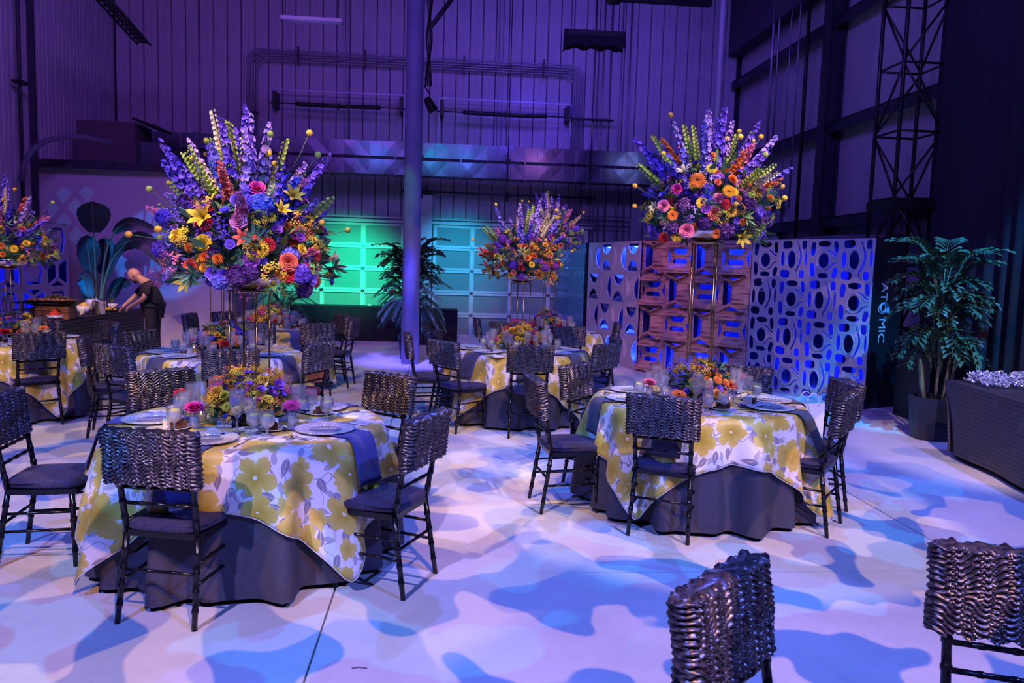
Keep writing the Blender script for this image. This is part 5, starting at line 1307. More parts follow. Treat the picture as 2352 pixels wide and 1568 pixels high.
def block(name,label,Pl,Pr,depth,mods,face,cols=4,rows=4,frame=edge_m,light=(.01,.03,1.0),power=60,back=True,top=True):
    """mods(c,r) -> list of (name, mesh, material|None, offset)"""
    Pl=Vector((Pl[0],Pl[1],0)); Pr=Vector((Pr[0],Pr[1],0)); d=Pr-Pl; L=d.length; rz=math.atan2(d.y,d.x)
    t=thing(name,label,'decorative screen',Pl,rz); sx=L/(cols*MW); Hh=rows*MH
    for c in range(cols):
        for r in range(rows):
            for nm,me in mods(c,r):
                o=put(nm,me,t,(c*MW*sx,0,r*MH+.004),scale=(sx,1,1))
            put('bolts',bolt_me,t,(c*MW*sx,0,r*MH+.004),scale=(sx,1,1))['kind']='stuff'
    for x in (-.004,L+.004):
        b=MB(); b.box((x,depth/2+.012,Hh/2+.004),(.012,depth,Hh)); b.build('side_panel',frame,t)
    b=MB(); b.box((L/2,depth/2+.012,Hh+.008),(L,depth,.012)); b.build('top_panel',frame,t)
    b=MB(); b.box((L/2,depth+.01,Hh/2),(L,.012,Hh)); b.build('back_panel',inner_m,t)
    b=MB(); 
    for c in range(1,cols): b.box((c*MW*sx,depth/2,Hh/2),(.02,depth*.3,Hh))
    b.build('inner_frame',edge_m,t)
    # real strip lights inside the hollow block
    n=Vector((-d.y,d.x,0)).normalized()
    for zz,tz in ((.10,1.2),(Hh-.08,1.0)):
        c0=Pl+d*.5+n*(depth*.5); l=area((c0.x,c0.y,zz),(c0.x+n.x*.12,c0.y+n.y*.12,tz),light,power*(1 if zz<1 else .7),L*.9,.08,'interior_strip_light'); 
        l.rotation_euler=(Matrix.Rotation(rz,3,'Z')@(Matrix.Rotation(PI if zz<1 else 0,3,'X'))).to_euler()
    return t,L
blkR,LR=block('ring_screen','silver-blue 4 by 4 panel screen with round and oval cut-outs and a black side','PLACE' if False else (4.61,11.50),(5.48,9.66),.62,lambda c,r:[('ring_panel',meA),('raised_trim',trAm)] if (c+r)%2==1 else [('oval_panel',meB),('raised_trim',trBm)],scr_m,power=26,light=(.01,.02,1.0))
# side lettering
def side_text():
    x=LR+.004+.0075; 
    for s,z,sz in (('AT',1.53,.19),('MIC',1.03,.19)):
        o=text(s,sz,white_let,blkR,(x,.24,z),(0,0,0),'lettering')
        o.rotation_euler=(Matrix(((0,0,1),(0,1,0),(-1,0,0)))@Matrix(((1,0,0),(0,1,0),(0,0,1)))).to_euler()
    b=MB(); b.tube([(x+.002,.24+.055*math.cos(q),1.325+.055*math.sin(q)) for q in [2*PI*k/20 for k in range(21)]],.010,5)
    b.tube([(x+.004,.24+.115*math.cos(q)*.7+.05*math.sin(q),1.325+.10*math.cos(q)*.5-.05*math.sin(q)) for q in [2*PI*k/24 for k in range(25)]],.005,5)
    b.prism([(.35,1.24),(.38,1.30),(.365,1.34),(.33,1.30),(.315,1.26)],0,x,x+.004); b.build('planet_emblem',M('pale_blue_lettering',(.35,.6,.8),.5),blkR)
side_text()
for s,z,sz in (('AT',1.52,.17),('IC',1.17,.17)):
    o=text(s,sz,white_let,blkR,(.10,.16,z),(0,0,0)); o.rotation_euler=(Matrix(((0,-1,0),(0,0,-1),(1,0,0))).transposed().inverted() if False else Matrix(((0,1,0),(0,0,-1),(-1,0,0)))).to_euler()
# wood block
W1=cut_mesh('wood_hex_panel',sq,[P((.13,.16),(.40,.27),(.42,.72),(.13,.90),(.10,.80),(.10,.25)),P((.28,.96),(.5,.85),(.78,.96)),P((.16,.035),(.5,.17),(.84,.035))],wood_m,.018,.002)
W2=cut_mesh('wood_shelf_panel',sq,[P((.22,.76),(.80,.76),(.70,.60),(.30,.60)),P((.24,.46),(.74,.46),(.78,.32),(.20,.32)),P((.03,.80),(.15,.5),(.03,.20)),P((.97,.80),(.83,.5),(.97,.20))],wood_m,.018,.002)
def shelf(k):
    b=MB()
    for z0,z1,sg in [((.80,.97,1),(.06,.30,-1))[k]]:
        # slanted shelf box: trapezoid prism projecting toward the viewer
        x0,x1=.12,.88; d=.16
        a=[(x0*MW,-.01,z1*MH),(x1*MW,-.01,z1*MH),((x1-.02)*MW,-d,(z0+.05)*MH),((x0+.02)*MW,-d,(z0+.05)*MH),(x0*MW,-.01,z0*MH),(x1*MW,-.01,z0*MH),((x1-.18)*MW,-d,z0*MH),((x0+.02)*MW,-d,z0*MH)]
        if sg<0: a=[(x0*MW,-.01,z1*MH),((x1-.15)*MW,-.01,z1*MH),((x1+.03)*MW,-d,(z0+.10)*MH),((x0-.02)*MW,-d,(z0+.10)*MH),(x0*MW,-.01,z0*MH),(x1*MW,-.01,z0*MH),((x1+.03)*MW,-d,z0*MH),((x0-.02)*MW,-d,z0*MH)]
        b.add(a,[(0,3,2,1),(3,7,6,2),(7,4,5,6),(0,4,7,3),(1,2,6,5)],0)
    return b.mesh('shelf_box',wood_m)
def roofv():
    b=MB(); d=.11
    for z0,h,sg in ((.02,.17,1),(.98,.15,-1)):
        for s in (0,1):
            xa,xb=(.10,.5) if s==0 else (.5,.90); za,zb=(z0,z0+sg*h) if s==0 else (z0+sg*h,z0)
            b.add([(xa*MW,-.01,za*MH),(xb*MW,-.01,zb*MH),(xb*MW,-d,(zb)*MH),(xa*MW,-d,za*MH),(xa*MW,-.01,(za+.03)*MH),(xb*MW,-.01,(zb+.03)*MH),(xb*MW,-d,(zb+.03)*MH),(xa*MW,-d,(za+.03)*MH)],[(0,1,2,3),(7,6,5,4),(3,2,6,7),(0,3,7,4)],0)
    b.add([(.46*MW,-.012,.22*MH),(.92*MW,-.012,.22*MH),(.92*MW,-.012,.82*MH),(.46*MW,-.012,.82*MH),(.50*MW,-.05,.27*MH),(.90*MW,-.05,.27*MH),(.90*MW,-.05,.77*MH),(.50*MW,-.05,.77*MH)],[(4,5,6,7),(0,1,5,4),(1,2,6,5),(2,3,7,6),(3,0,4,7)],0)
    return b.mesh('wood_relief',wood_m)
shm,shm2,rfm=shelf(0),shelf(1),roofv()
block('wood_screen','zebra-striped wooden screen with shelf boxes and hexagonal slots, in the middle of the screen wall',(3.37,13.20),(4.60,11.52),.3,lambda c,r:[('wood_hex_panel',W1),('wood_relief',rfm)] if (c+r)%2==1 else [('wood_shelf_panel',W2),('shelf_box',shm),('shelf_box',shm2)],wood_m,power=50)
# pink block
def arc(x0,x1,zb,zt,n=12,sg=1):
    return [(x0+(x1-x0)*i/n, zb+(zt-zb)*max(0,math.sin(PI*i/n))**.7) for i in range(n+1)]
half=[(.97-.33*max(0,math.sin(PI*i/16))**.8,.10+.80*i/16) for i in range(17)]
L1=cut_mesh('lens_panel',sq,[P(*([(.97,.10)]+half[1:-1]+[(.97,.90)]))],scr_p,.012,.002)
L2=cut_mesh('arch_panel',sq,[P(*(arc(.12,.90,.93,.60)[::1])),P(*arc(.10,.90,.06,.40))],scr_p,.012,.002)
def bulge():
    b=MB(); b.grid(lambda u,v:((.03+.33*max(0,math.sin(PI*v))**.8*u)*MW,-.008-.035*math.sin(PI*u)*math.sin(PI*v),(.10+.8*v)*MH),5,14); return b.mesh('raised_lens',scr_p)
def bowlp():
    b=MB(); b.grid(lambda u,v:((.12+.78*u)*MW,.02+.16*v,(.06+.30*max(0,math.sin(PI*u))**.7*(1-v)*.55)*MH),10,5)
    b.grid(lambda u,v:((.14+.76*u)*MW,.02+.18*v,(.93-.30*max(0,math.sin(PI*u))**.7*(.4+.6*u)*(1-v)*.6)*MH),10,5); return b.mesh('curved_inner_lip',scr_p)
bg,bw_=bulge(),bowlp()
block('lens_screen','pink-lit pale screen with lens and arch cut-outs, left of the wooden screen',(2.84,15.38),(3.33,13.22),.16,lambda c,r:[('lens_panel',L1),('raised_lens',bg)] if (c+r)%2==1 else [('arch_panel',L2),('curved_inner_lip',bw_)],scr_p,light=(.02,.08,1),power=60)
# slit screen
rs=random.Random(5); holes=[]
for i in range(9):
    x=.06+i*.105; z=.05
    while z<.85:
        L_=rs.uniform(.12,.3); k=rs.uniform(-.04,.04); z1=min(.96,z+L_); holes.append(P((x-.014,z),(x+.014,z),(x+.016+k,(z+z1)/2),(x+.014,z1),(x-.014,z1),(x-.014+k,(z+z1)/2))); z=z1+.05
SL=cut_mesh('slit_panel',sq,holes,M('teal_mirror_laminate',(.10,.30,.42),.15,.7),.01,.0015)
block('slit_screen','narrow teal mirrored screen with wavy vertical slits, leftmost of the right-hand screen wall',(2.50,17.62),(2.78,15.50),.35,lambda c,r:[('slit_panel',SL)],scr_m,light=(.03,.25,1),power=60)
# left hexagon screen
X1=cut_mesh('star_panel',sq,[P((.08,.10),(.44,.30),(.44,.70),(.08,.90)),P((.92,.10),(.56,.30),(.56,.70),(.92,.90)),P((.18,.05),(.5,.22),(.82,.05)),P((.18,.95),(.5,.78),(.82,.95))],scr_m,.014,.002)
X2=cut_mesh('hex_panel',sq,[P((.25,.12),(.75,.12),(.86,.5),(.75,.88),(.25,.88),(.14,.5))],scr_m,.014,.002)
def facet():
    b=MB(); q=[(.30,.18),(.70,.18),(.80,.5),(.70,.82),(.30,.82),(.20,.5)]; v=[(x*MW,.01,z*MH) for x,z in q]+[(.5*MW,-.05,.30*MH),(.5*MW,.10,.62*MH)]
    b.add(v,[(0,1,6),(1,2,6),(2,3,7),(6,2,7),(3,4,7),(5,0,6),(5,6,7),(4,5,7)]); return b.mesh('faceted_insert',scr_m)
fc=facet()
block('hexagon_screen','grey screen of hexagonal and star cut-outs lit blue inside, behind the buffet at far left',(-7.35,12.0),(-6.72,14.75),.4,lambda c,r:[('hex_panel',X2),('faceted_insert',fc)] if (c+r)%2==1 else [('star_panel',X1)],scr_m,cols=5,power=60)

# ================================================================ PLANTS
fr=random.Random(77)
def leaf_strip(b,pts,wf,fold=.25,mi=0,nrm=Vector((0,0,1)),tear=0):
    pts=[Vector(p) for p in pts]; n=len(pts); vs=[]
    for i,p in enumerate(pts):
        d=(pts[min(i+1,n-1)]-pts[max(i-1,0)]).normalized(); s=d.cross(nrm)
        if s.length<.05: s=d.cross(Vector((1,0,0)))
        s.normalize(); up_=s.cross(d); w=wf(i/(n-1))
        vs+=[p-s*w+up_*w*fold,p,p+s*w+up_*w*fold]
    b.add(vs,[(i*3+k,i*3+k+1,(i+1)*3+k+1,(i+1)*3+k) for i in range(n-1) for k in (0,1)],mi,True)
def bez(p0,p1,p2,n=10):
    return [Vector(p0)*(1-t)**2+Vector(p1)*2*t*(1-t)+Vector(p2)*t*t for t in [i/n for i in range(n+1)]]
def frond_mesh(L,droop,nl,ll,lw,name,mats,vee=.5):
    b=MB(); pts=bez((0,0,0),(L*.15,0,L*.75),(L*.75,0,L*(.75-droop)),14); b.tube(pts,[.008*(1-i/16)+.001 for i in range(15)],5,mi=1)
    for i in range(nl):
        t=.22+.78*i/nl; k=t*14; j=min(13,int(k)); p=pts[j].lerp(pts[j+1],k-j); d=(pts[j+1]-pts[j]).normalized(); side=Vector((0,1,0))
        for s in (-1,1):
            q=(d*.75+side*s*(.85)+Vector((0,0,.15))).normalized(); l=ll*(1-.55*abs(t-.45)*1.3)*fr.uniform(.85,1.1); e=p+q*l+Vector((0,0,-l*.35*droop))
            m=p+q*l*.5+Vector((0,0,.02)); w=lw; sd=q.cross(Vector((0,0,1))).normalized()
            b.add([p,m-sd*w,e,m+sd*w],[(0,1,2,3)],0)
    return b.mesh(name,mats)
palm=[frond_mesh(1.0,d,24,.27,.013,'frond',[green1,stemg]) for d in (.25,.5,.8)]
fish=[]
def fishfrond(L,droop):
    b=MB(); pts=bez((0,0,0),(L*.12,0,L*.8),(L*.6,0,L*(.85-droop)),12); b.tube(pts,[.008*(1-i/14)+.001 for i in range(13)],5,mi=1)
    for i in range(9):
        t=.35+.65*i/9; k=t*12; j=min(11,int(k)); p=pts[j].lerp(pts[j+1],k-j); d=(pts[j+1]-pts[j]).normalized()
        for s in(-1,1):
            q=(d*.7+Vector((0,1,0))*s*.9+Vector((0,0,.2))).normalized(); l=fr.uniform(.16,.27); sd=q.cross(Vector((0,0,1))).normalized(); w=.045
            e=p+q*l; b.add([p,p+q*l*.6-sd*w,e-sd*w*.9+Vector((0,0,-.04)),e*1-sd*0+q*-.02,e+sd*w*.5+q*.03+Vector((0,0,-.05)),p+q*l*.6+sd*w],[(0,1,3),(1,2,3),(0,3,5),(3,4,5)],0,False)
    return b.mesh('frond',[green1,stemg])
fish=[fishfrond(1.0,d) for d in (.15,.4,.7)]
def palm_plant(x,y,label,meshes,n,h0,h1,L0,L1,potr,poth,seed,hexpot=False,canes=6,topm=None,spread=1.0):
    fr2=random.Random(seed); t=thing('potted_palm',label,'plant',(x,y,0))
    b=MB(); nn=8 if hexpot else 24; b.lathe([(0,0),(potr*.82,0),(potr,poth),(potr*.93,poth),(potr*.9,poth-.04),(0,poth-.04)],nn,smooth=not hexpot); b.build('planter',pot_m,t,rz=R(20))
    b=MB(); b.lathe([(0,poth-.035),(potr*.9,poth-.035)],nn); b.build('soil',soil,t)
    for k in range(canes):
        a=k*2.4; r=potr*.45; b=MB(); top=h1*fr2.uniform(.55,.8); b.tube([(r*math.cos(a),r*math.sin(a),poth-.05),(r*1.3*math.cos(a),r*1.3*math.sin(a),top*.5),(r*1.9*math.cos(a),r*1.9*math.sin(a),top)],[.018,.014,.009],6); b.build('cane',bark,t)
    for i in range(n):
        a=i*2.39996+fr2.uniform(-.3,.3); u=(i+.5)/n; z=h0+(h1-h0)*u; L=L1+(L0-L1)*u; L*=fr2.uniform(.85,1.15)
        o=put('frond',meshes[0 if u>.75 else (1 if u>.3 else 2)],t,(.05*math.cos(a),.05*math.sin(a),z),rot=(0,fr2.uniform(-.15,.25)*(1.3-u),a),scale=(L*spread,L,L))
    return t
palm_plant(-.60,14.15,'tall potted palm with feathery fronds half hidden by the round column',palm,104,.62,1.62,.78,.62,.20,.42,4,canes=7,spread=1.15)
for i,o in enumerate([o for o in bpy.data.objects if o.parent and o.parent.name=='potted_palm' and o.name.startswith('frond')]):
    if i>=48: o.data=fish[i%3]; o.scale=[q*.9 for q in o.scale]
palm_plant(-3.2,16.2,'feathery palm behind the base of the huge flower arrangement, by the green door',palm,16,.45,.75,.6,.9,.18,.35,8,canes=4)
palm_plant(5.30,7.95,'broad-leaved potted palm lit blue in a black faceted planter beside the crystal table',fish,60,.70,1.60,.70,.58,.25,.46,6,hexpot=True,canes=11,spread=1.0)
# low fan palms behind column
# banana plant
bx=Vector((-5.95,14.1,0)); t=thing('banana_plant','huge dark-leaved banana plant standing behind the chef against the white enclosure','plant',bx)
b=MB(); b.lathe([(0,0),(.2,0),(.24,.4),(.2,.4),(0,.36)],20); b.build('planter',pot_m,t)
def bl(pts,w,Y0=14.1,asym=.3,fold=-.15,sz=1,nrm=(0,-.9,.4)):
    W_=[aty(px,py,Y0+dy)-bx for px,py,dy in pts]; b=MB(); n=len(W_)
    # spline through 3-4 pts
    q=[]
    for i in range(n-1):
        p0=W_[max(i-1,0)];p1=W_[i];p2=W_[i+1];p3=W_[min(i+2,n-1)]
        for k in range(5):
            s=k/5; q.append(.5*((2*p1)+(-p0+p2)*s+(2*p0-5*p1+4*p2-p3)*s*s+(-p0+3*p1-3*p2+p3)*s**3))
    q.append(W_[-1]); ln=len(q); st=int(ln*asym); b.tube(q,[.022*(1-i/ln)+.003 for i in range(ln)],6,mi=1)
    lf=q[st:]; leaf_strip(b,lf,lambda s:w*(max(0,math.sin(PI*min(1,.06+.94*s)))**.6)*(1+.06*math.sin(s*31)),fold,0,Vector(nrm)); b.build('leaf',[M('banana_leaf',(.014,.045,.03),.4,var=.25,vscale=5),stemg],t)
bl([(222,735,0),(219,600,0),(214,520,-.1),(212,462,-.1)],.28,asym=.62)
bl([(228,735,0),(240,600,.1),(262,535,.2),(300,512,.2),(362,532,.3)],.13,asym=.5,nrm=(.1,-1,.5))
bl([(228,735,0),(248,620,-.1),(285,560,-.1),(335,555,-.1),(384,615,-.1)],.17,asym=.42,nrm=(.2,-1,.5))
bl([(224,735,0),(212,640,0),(203,580,.1),(198,540,.1)],.20,asym=.4)
bl([(226,735,0),(238,640,.2),(240,590,.3),(243,545,.3)],.22,asym=.4)
bl([(226,735,0),(240,650,-.1),(262,590,-.2),(290,560,-.2)],.15,asym=.4,nrm=(0,-.6,1))
bl([(222,735,0),(206,690,-.1),(193,640,-.1),(180,635,-.1)],.12,asym=.3)
bl([(228,735,0),(250,690,.2),(272,650,.3),(300,655,.3)],.12,asym=.3)

# ================================================================ BUFFET
bt=thing('buffet_table','long buffet table under a black banded drape, running along the left wall','table',(-5.55,12.45,0))
b=MB(); b.box((0,0,.785),(.78,3.0,.03)); b.build('tabletop',M('plywood2',(.3,.2,.1),.7),bt)
for sx in(-1,1):
    for sy in(-1,1): b=MB(); b.tube([(sx*.33,sy*1.4,0),(sx*.33,sy*1.4,.77)],.02,8); b.build('leg',steel_dark,bt)
b=MB()
def skirt(u,v):
    # perimeter
    per=[(-.41,-1.52),(.41,-1.52),(.41,1.52),(-.41,1.52)]; Ls=[.82,3.04,.82,3.04]; s=u*sum(Ls); i=0
    while s>Ls[i] and i<3: s-=Ls[i]; i+=1
    a=Vector(per[i]);c=Vector(per[(i+1)%4]); p=a.lerp(c,min(1,s/Ls[i])); nn=Vector(((c-a).y,-(c-a).x)).normalized(); z=.803-v*.79; off=.010*abs(math.sin(v*16*PI))+.012*math.sin(u*70)*v
    return (p.x+nn.x*(off),p.y+nn.y*off,z)
b.grid(skirt,160,100,closeu=True); b.add([(-.415,-1.525,.804),(.415,-1.525,.804),(.415,1.525,.804),(-.415,1.525,.804)],[(0,1,2,3)])
o=b.build('banded_drape',band_m); o.location=(-5.55,12.45,0); tag(o,'black horizontally banded drape over the buffet table','tablecloth')
BZ=.806
def bp(px,py,Y=None):
    p=atz(px,py,BZ); return p
def on(px,py,dx=0):
    p=atz(px,py,BZ); p.x=max(-5.92,min(-5.2,p.x)); p.y=max(11.0,min(13.8,p.y)); return p
woodb=M('crate_wood',(.30,.13,.045),.6,var=.25,vscale=9)
p=on(155,732); t=thing('wooden_crate','wooden display crate holding the salad tray on the buffet','crate',(p.x-.15,p.y,BZ),.1)
for i,(z,h) in enumerate(((.045,.085),(.135,.085))):
    for (c,d) in (((0,-.15,z),(.42,.015,h)),((0,.15,z),(.42,.015,h)),((-.205,0,z),(.015,.3,h)),((.205,0,z),(.015,.3,h))): b=MB(); b.box(c,d); b.build('slat',woodb,t)
t2=thing('salad_tray','black tray heaped with greens and bread on top of the wooden crate','tray',(p.x-.15,p.y,BZ+.182),.1)
b=MB(); b.add([(-.22,-.16,0),(.22,-.16,0),(.22,.16,0),(-.22,.16,0),(-.34,-.24,.07),(.34,-.24,.07),(.34,.24,.07),(-.34,.24,.07)],[(0,3,2,1),(0,1,5,4),(1,2,6,5),(2,3,7,6),(3,0,4,7)]); b.build('tray',black_m,t2)
b=MB(); fr=random.Random(8)
for i in range(260): 
    x,y=fr.gauss(0,.12),fr.gauss(0,.09); 
    if abs(x)>.28 or abs(y)>.2: continue
    q=Vector((x,y,.05+.06*math.exp(-(x*x+y*y)*30)+fr.uniform(0,.02))); floret(b,q,Vector((fr.uniform(-.5,.5),fr.uniform(-.5,.5),1)),.028,3,.3)
o=b.build('greens',M('salad_greens',(.30,.32,.05),.6,var=.4,vscale=30),t2); o['kind']='stuff'
b=MB()
for i in range(10): b.sphere((-.26+.058*i,-.17+.01*(i%3),.085),.035,8,6,sc=(1,1,.7))
b.build('bread_rolls',M('bread',(.45,.20,.08),.7,var=.3,vscale=30),t2)
def tub(px,py,label,r=.10,h=.13,m=china,food=None):
    p=on(px,py); t=thing('serving_bowl',label,'bowl',(p.x,p.y,BZ)); b=MB(); b.lathe([(0,0),(r*.7,0),(r,h),(r*.95,h),(r*.65,.01),(0,.01)],22); b.build('bowl',m,t)
    if food: b=MB(); b.lathe([(r*.9,h*.85),(r*.6,h+.03),(r*.2,h+.07),(0,h+.075)],12,rf=lambda j,t_:1+.08*math.sin(5*t_+j)); b.build('food',food,t)
    return t
chip=M('tortilla_chips',(.60,.38,.10),.6,var=.3,vscale=40); tom=M('tomato',(.75,.07,.02),.4,var=.2,vscale=20)
tub(192,722,'white tapered bowl heaped with yellow chips on the buffet',.10,.13,china,chip)
tub(70,745,'bowl of red tomatoes at the near end of the buffet',.10,.08,china,tom)
tub(275,690,'white square-edged bowl at the back of the buffet beside the chef\'s hands',.10,.14,china)
tub(318,700,'small white dish right of the chef\'s hands on the buffet',.08,.08,china,None)
p=on(237,722); t=thing('ice_bucket','shiny steel ice bucket with tongs on the buffet','bucket',(p.x,p.y,BZ))
b=MB(); b.lathe([(0,0),(.075,0),(.082,.01),(.098,.20),(.106,.205),(.104,.212),(.094,.205),(.08,.015),(0,.015)],24); b.lathe([(.094,.14),(.099,.145),(.095,.15)],24); b.build('bucket',silver,t)
for k in range(2): b=MB(); b.tube([(-.03+.05*k,0,.02),(-.10+.06*k,-.02,.27)],.006,5); b.build('tongs',cutl,t)
for k,(px,label) in enumerate(((211,'leftmost small white label card standing on the buffet'),(219,'middle small white label card standing on the buffet'),(231,'rightmost small white label card standing on the buffet'))):
    p=on(px,727); b=MB(); b.box((0,0,.065),(.058,.004,.10),M=Matrix.Rotation(R(-14),3,'X')); o=b.build('label_card',paper_m,None,(p.x,p.y-.1,BZ),R(-15)); tag(o,label,'card')
p=on(40,742); t=thing('wire_basket','black wire-frame basket stand at the near end of the buffet','basket',(p.x-.1,p.y+.3,BZ))
b=MB()
for z in (.02,.12,.22): b.tube([(-.3,-.15,z),(.3,-.15,z),(.3,.15,z),(-.3,.15,z),(-.3,-.15,z)],.008,5)
for x in (-.3,-.1,.1,.3):
    for y in(-.15,.15): b.tube([(x,y,0),(x,y,.22)],.007,5)
b.build('wire_frame',black_m,t)
p=on(95,735); t=thing('draped_riser','grey cloth-draped riser on the buffet behind the tomatoes','riser',(p.x-.1,p.y+.5,BZ))
b=MB(); b.grid(lambda u,v:((u-.5)*.62,(v-.5)*.4,max(.0,.16-1.8*max(0,abs(u-.5)-.33)**1.2-1.2*max(0,abs(v-.5)-.36)**1.2+.008*math.sin(u*20+v*9))),24,16); b.build('cloth',napkin_g,t)
p=on(290,712); t=thing('food_platter','yellow food platter under the chef\'s hands on the buffet','platter',(-5.36,13.0,BZ),PI/2)
b=MB(); b.lathe([(0,0),(.19,0),(.23,.02),(.19,.012),(0,.01)],24); b.build('platter',black_m,t)
b=MB(); fr=random.Random(3)
for i in range(50): b.sphere((fr.gauss(0,.07),fr.gauss(0,.07),.03+fr.uniform(0,.02)),.024,6,5,sc=(1,.8,.7))
o=b.build('cut_fruit',M('cut_fruit',(.75,.48,.04),.4,var=.3,vscale=20),t); o['kind']='stuff'

# ================================================================ CHEF
def skinmesh(name,verts,edges,radii,m,sub=2):
    me=bpy.data.meshes.new(name); me.from_pydata([tuple(v) for v in verts],edges,[]); o=bpy.data.objects.new('tmp_skin',me); COL.objects.link(o)
    s=o.modifiers.new('s','SKIN'); u=o.modifiers.new('u','SUBSURF'); u.levels=sub; u.render_levels=sub
    for i,r in enumerate(radii): me.skin_vertices[0].data[i].radius=(r,r) if not isinstance(r,tuple) else r
    me.skin_vertices[0].data[0].use_root=True
    bpy.context.view_layer.update(); r=bpy.data.meshes.new_from_object(o.evaluated_get(bpy.context.evaluated_depsgraph_get())); bpy.data.objects.remove(o)
    r.materials.clear(); r.materials.append(m); r.name=name
    for p in r.polygons: p.use_smooth=True
    return r
PY=12.95
cx0=aty(352,712,PY); base=Vector((cx0.x,PY,0))
def J(px,py,dy=0): return aty(px,py,PY+dy)-base
hip=J(352,706); wst=J(354,690); chs=J(347,666); neck=J(331,645); nk2=J(322,640); 
shN=J(340,660,-.19); shF=J(334,660,.19); elN=J(330,686,-.24); elF=J(306,684,.20); wrN=J(304,701,-.08); wrF=J(287,700,.06)
hN=J(297,705,-.05); hF=J(281,706,.04)
hipN=hip+Vector((0,-.10,-.03)); hipF=hip+Vector((0,.10,-.03)); knN=Vector((.00,-.11,.48)); knF=Vector((-.02,.12,.48)); anN=Vector((.04,-.11,.08)); anF=Vector((.0,.13,.08))
toN=anN+Vector((-.15,0,-.045)); toF=anF+Vector((-.15,0,-.045))
t=thing('person','bald chef in a charcoal short-sleeved shirt and dark trousers bending over the buffet platter','person',base)
hc=J(309,632)  # head centre
V_=[hip,wst,chs,neck,nk2,hc+Vector((.03,0,.015)),shN,elN,wrN,hN,shF,elF,wrF,hF,hipN,knN,anN,toN,hipF,knF,anF,toF]
E_=[(0,1),(1,2),(2,3),(3,4),(4,5),(2,6),(6,7),(7,8),(8,9),(2,10),(10,11),(11,12),(12,13),(0,14),(14,15),(15,16),(16,17),(0,18),(18,19),(19,20),(20,21)]
R_=[.13,.13,.14,.075,.058,.06,.055,.042,.026,.030,.055,.042,.026,.030,.085,.058,.04,.035,.085,.058,.04,.035]
put('body',skinmesh('body',V_,E_,R_,skin_m),t)
# fingers
def fingers(h,w,name):
    d=(h-w).normalized(); sd=Vector((0,1,0)); dn=Vector((0,0,-1)); vs=[h-d*.01];es=[];rr=[.024]
    for k,(o_,L) in enumerate(((-.03,.065),(-.011,.078),(.010,.072),(.028,.055))):
        a=len(vs); p=h+sd*o_*.9+d*.02; vs+=[p,p+d*L*.5+dn*L*.25,p+d*L*.65+dn*L*.75]; es+=[(0,a),(a,a+1),(a+1,a+2)]; rr+=[.010,.009,.007]
    a=len(vs); s=-1 if name=='N' else 1; p=h-d*.01+sd*.032*s; vs+=[p,p+d*.03+sd*.02*s+dn*.03]; es+=[(0,a),(a,a+1)]; rr+=[.011,.009]
    return skinmesh('hand',vs,es,rr,skin_m,1)
put('hand',fingers(hN,wrN,'N'),t); put('hand',fingers(hF,wrF,'F'),t)
# head with face
hd=(J(300,638)-J(320,634)).normalized()  # approx facing: down-left
face=Vector((-.80,0,-.60)).normalized(); upv=Vector((-.60,0,.80)); sdv=Vector((0,1,0))
b=MB()
def headfn(u,v):
    a=2*PI*u; th=PI*v; x=math.sin(th)*math.cos(a); y=math.sin(th)*math.sin(a); z=-math.cos(th)
    rx,ry,rz=.098,.076,.118
    fx=x*rx; 
    if z<0 : fx*=1-.22*abs(z) if x<0 else 1+.02; y*=1-.28*z*z
    if x>0.55 and -.45<z<.35: fx+= .026*math.exp(-((z+.10)/.16)**2-(y/.17)**2)   # nose
    if x>.4: fx-=.012*math.exp(-((z-.12)/.10)**2)*(math.exp(-((abs(y)-.36)/.16)**2)) # eye sockets
    if x>.4: fx+=.008*math.exp(-((z+.48)/.10)**2-(y/.3)**2)
    p=hc+face*fx+sdv*y*ry+upv*z*rz; return tuple(p)
b.grid(headfn,36,24,closeu=True); b.build('head',skin_m,t)
for s in(-1,1):
    b=MB(); c=hc+sdv*s*.078+upv*(-.01); b.tube([c+upv*.028-face*.006,c+upv*.02-face*.02+sdv*s*.012,c-upv*.005-face*.02+sdv*s*.014,c-upv*.03-face*.004],[.006,.008,.008,.005],6); b.sphere(c-face*.008,.014,8,6); b.build('ear',skin_m,t)
    b=MB(); b.sphere(hc+face*.083+sdv*s*.030+upv*.014,.010,8,6); b.build('eye',M('eye_white',(.6,.58,.55),.3),t)
b=MB(); b.tube([hc+face*.083-upv*.060+sdv*q for q in(-.024,0,.024)],.005,5); b.build('mouth',M('lips',(.35,.12,.10),.5),t)
b=MB(); b.grid(lambda u,v:tuple(hc+face*(.072-.03*abs(u-.5)*2)*(1)+sdv*(u-.5)*.12+upv*(-.055-.055*v)+face*.012*math.sin(PI*v)),9,5); b.build('beard',M('dark_stubble',(.03,.02,.015),.9),t)
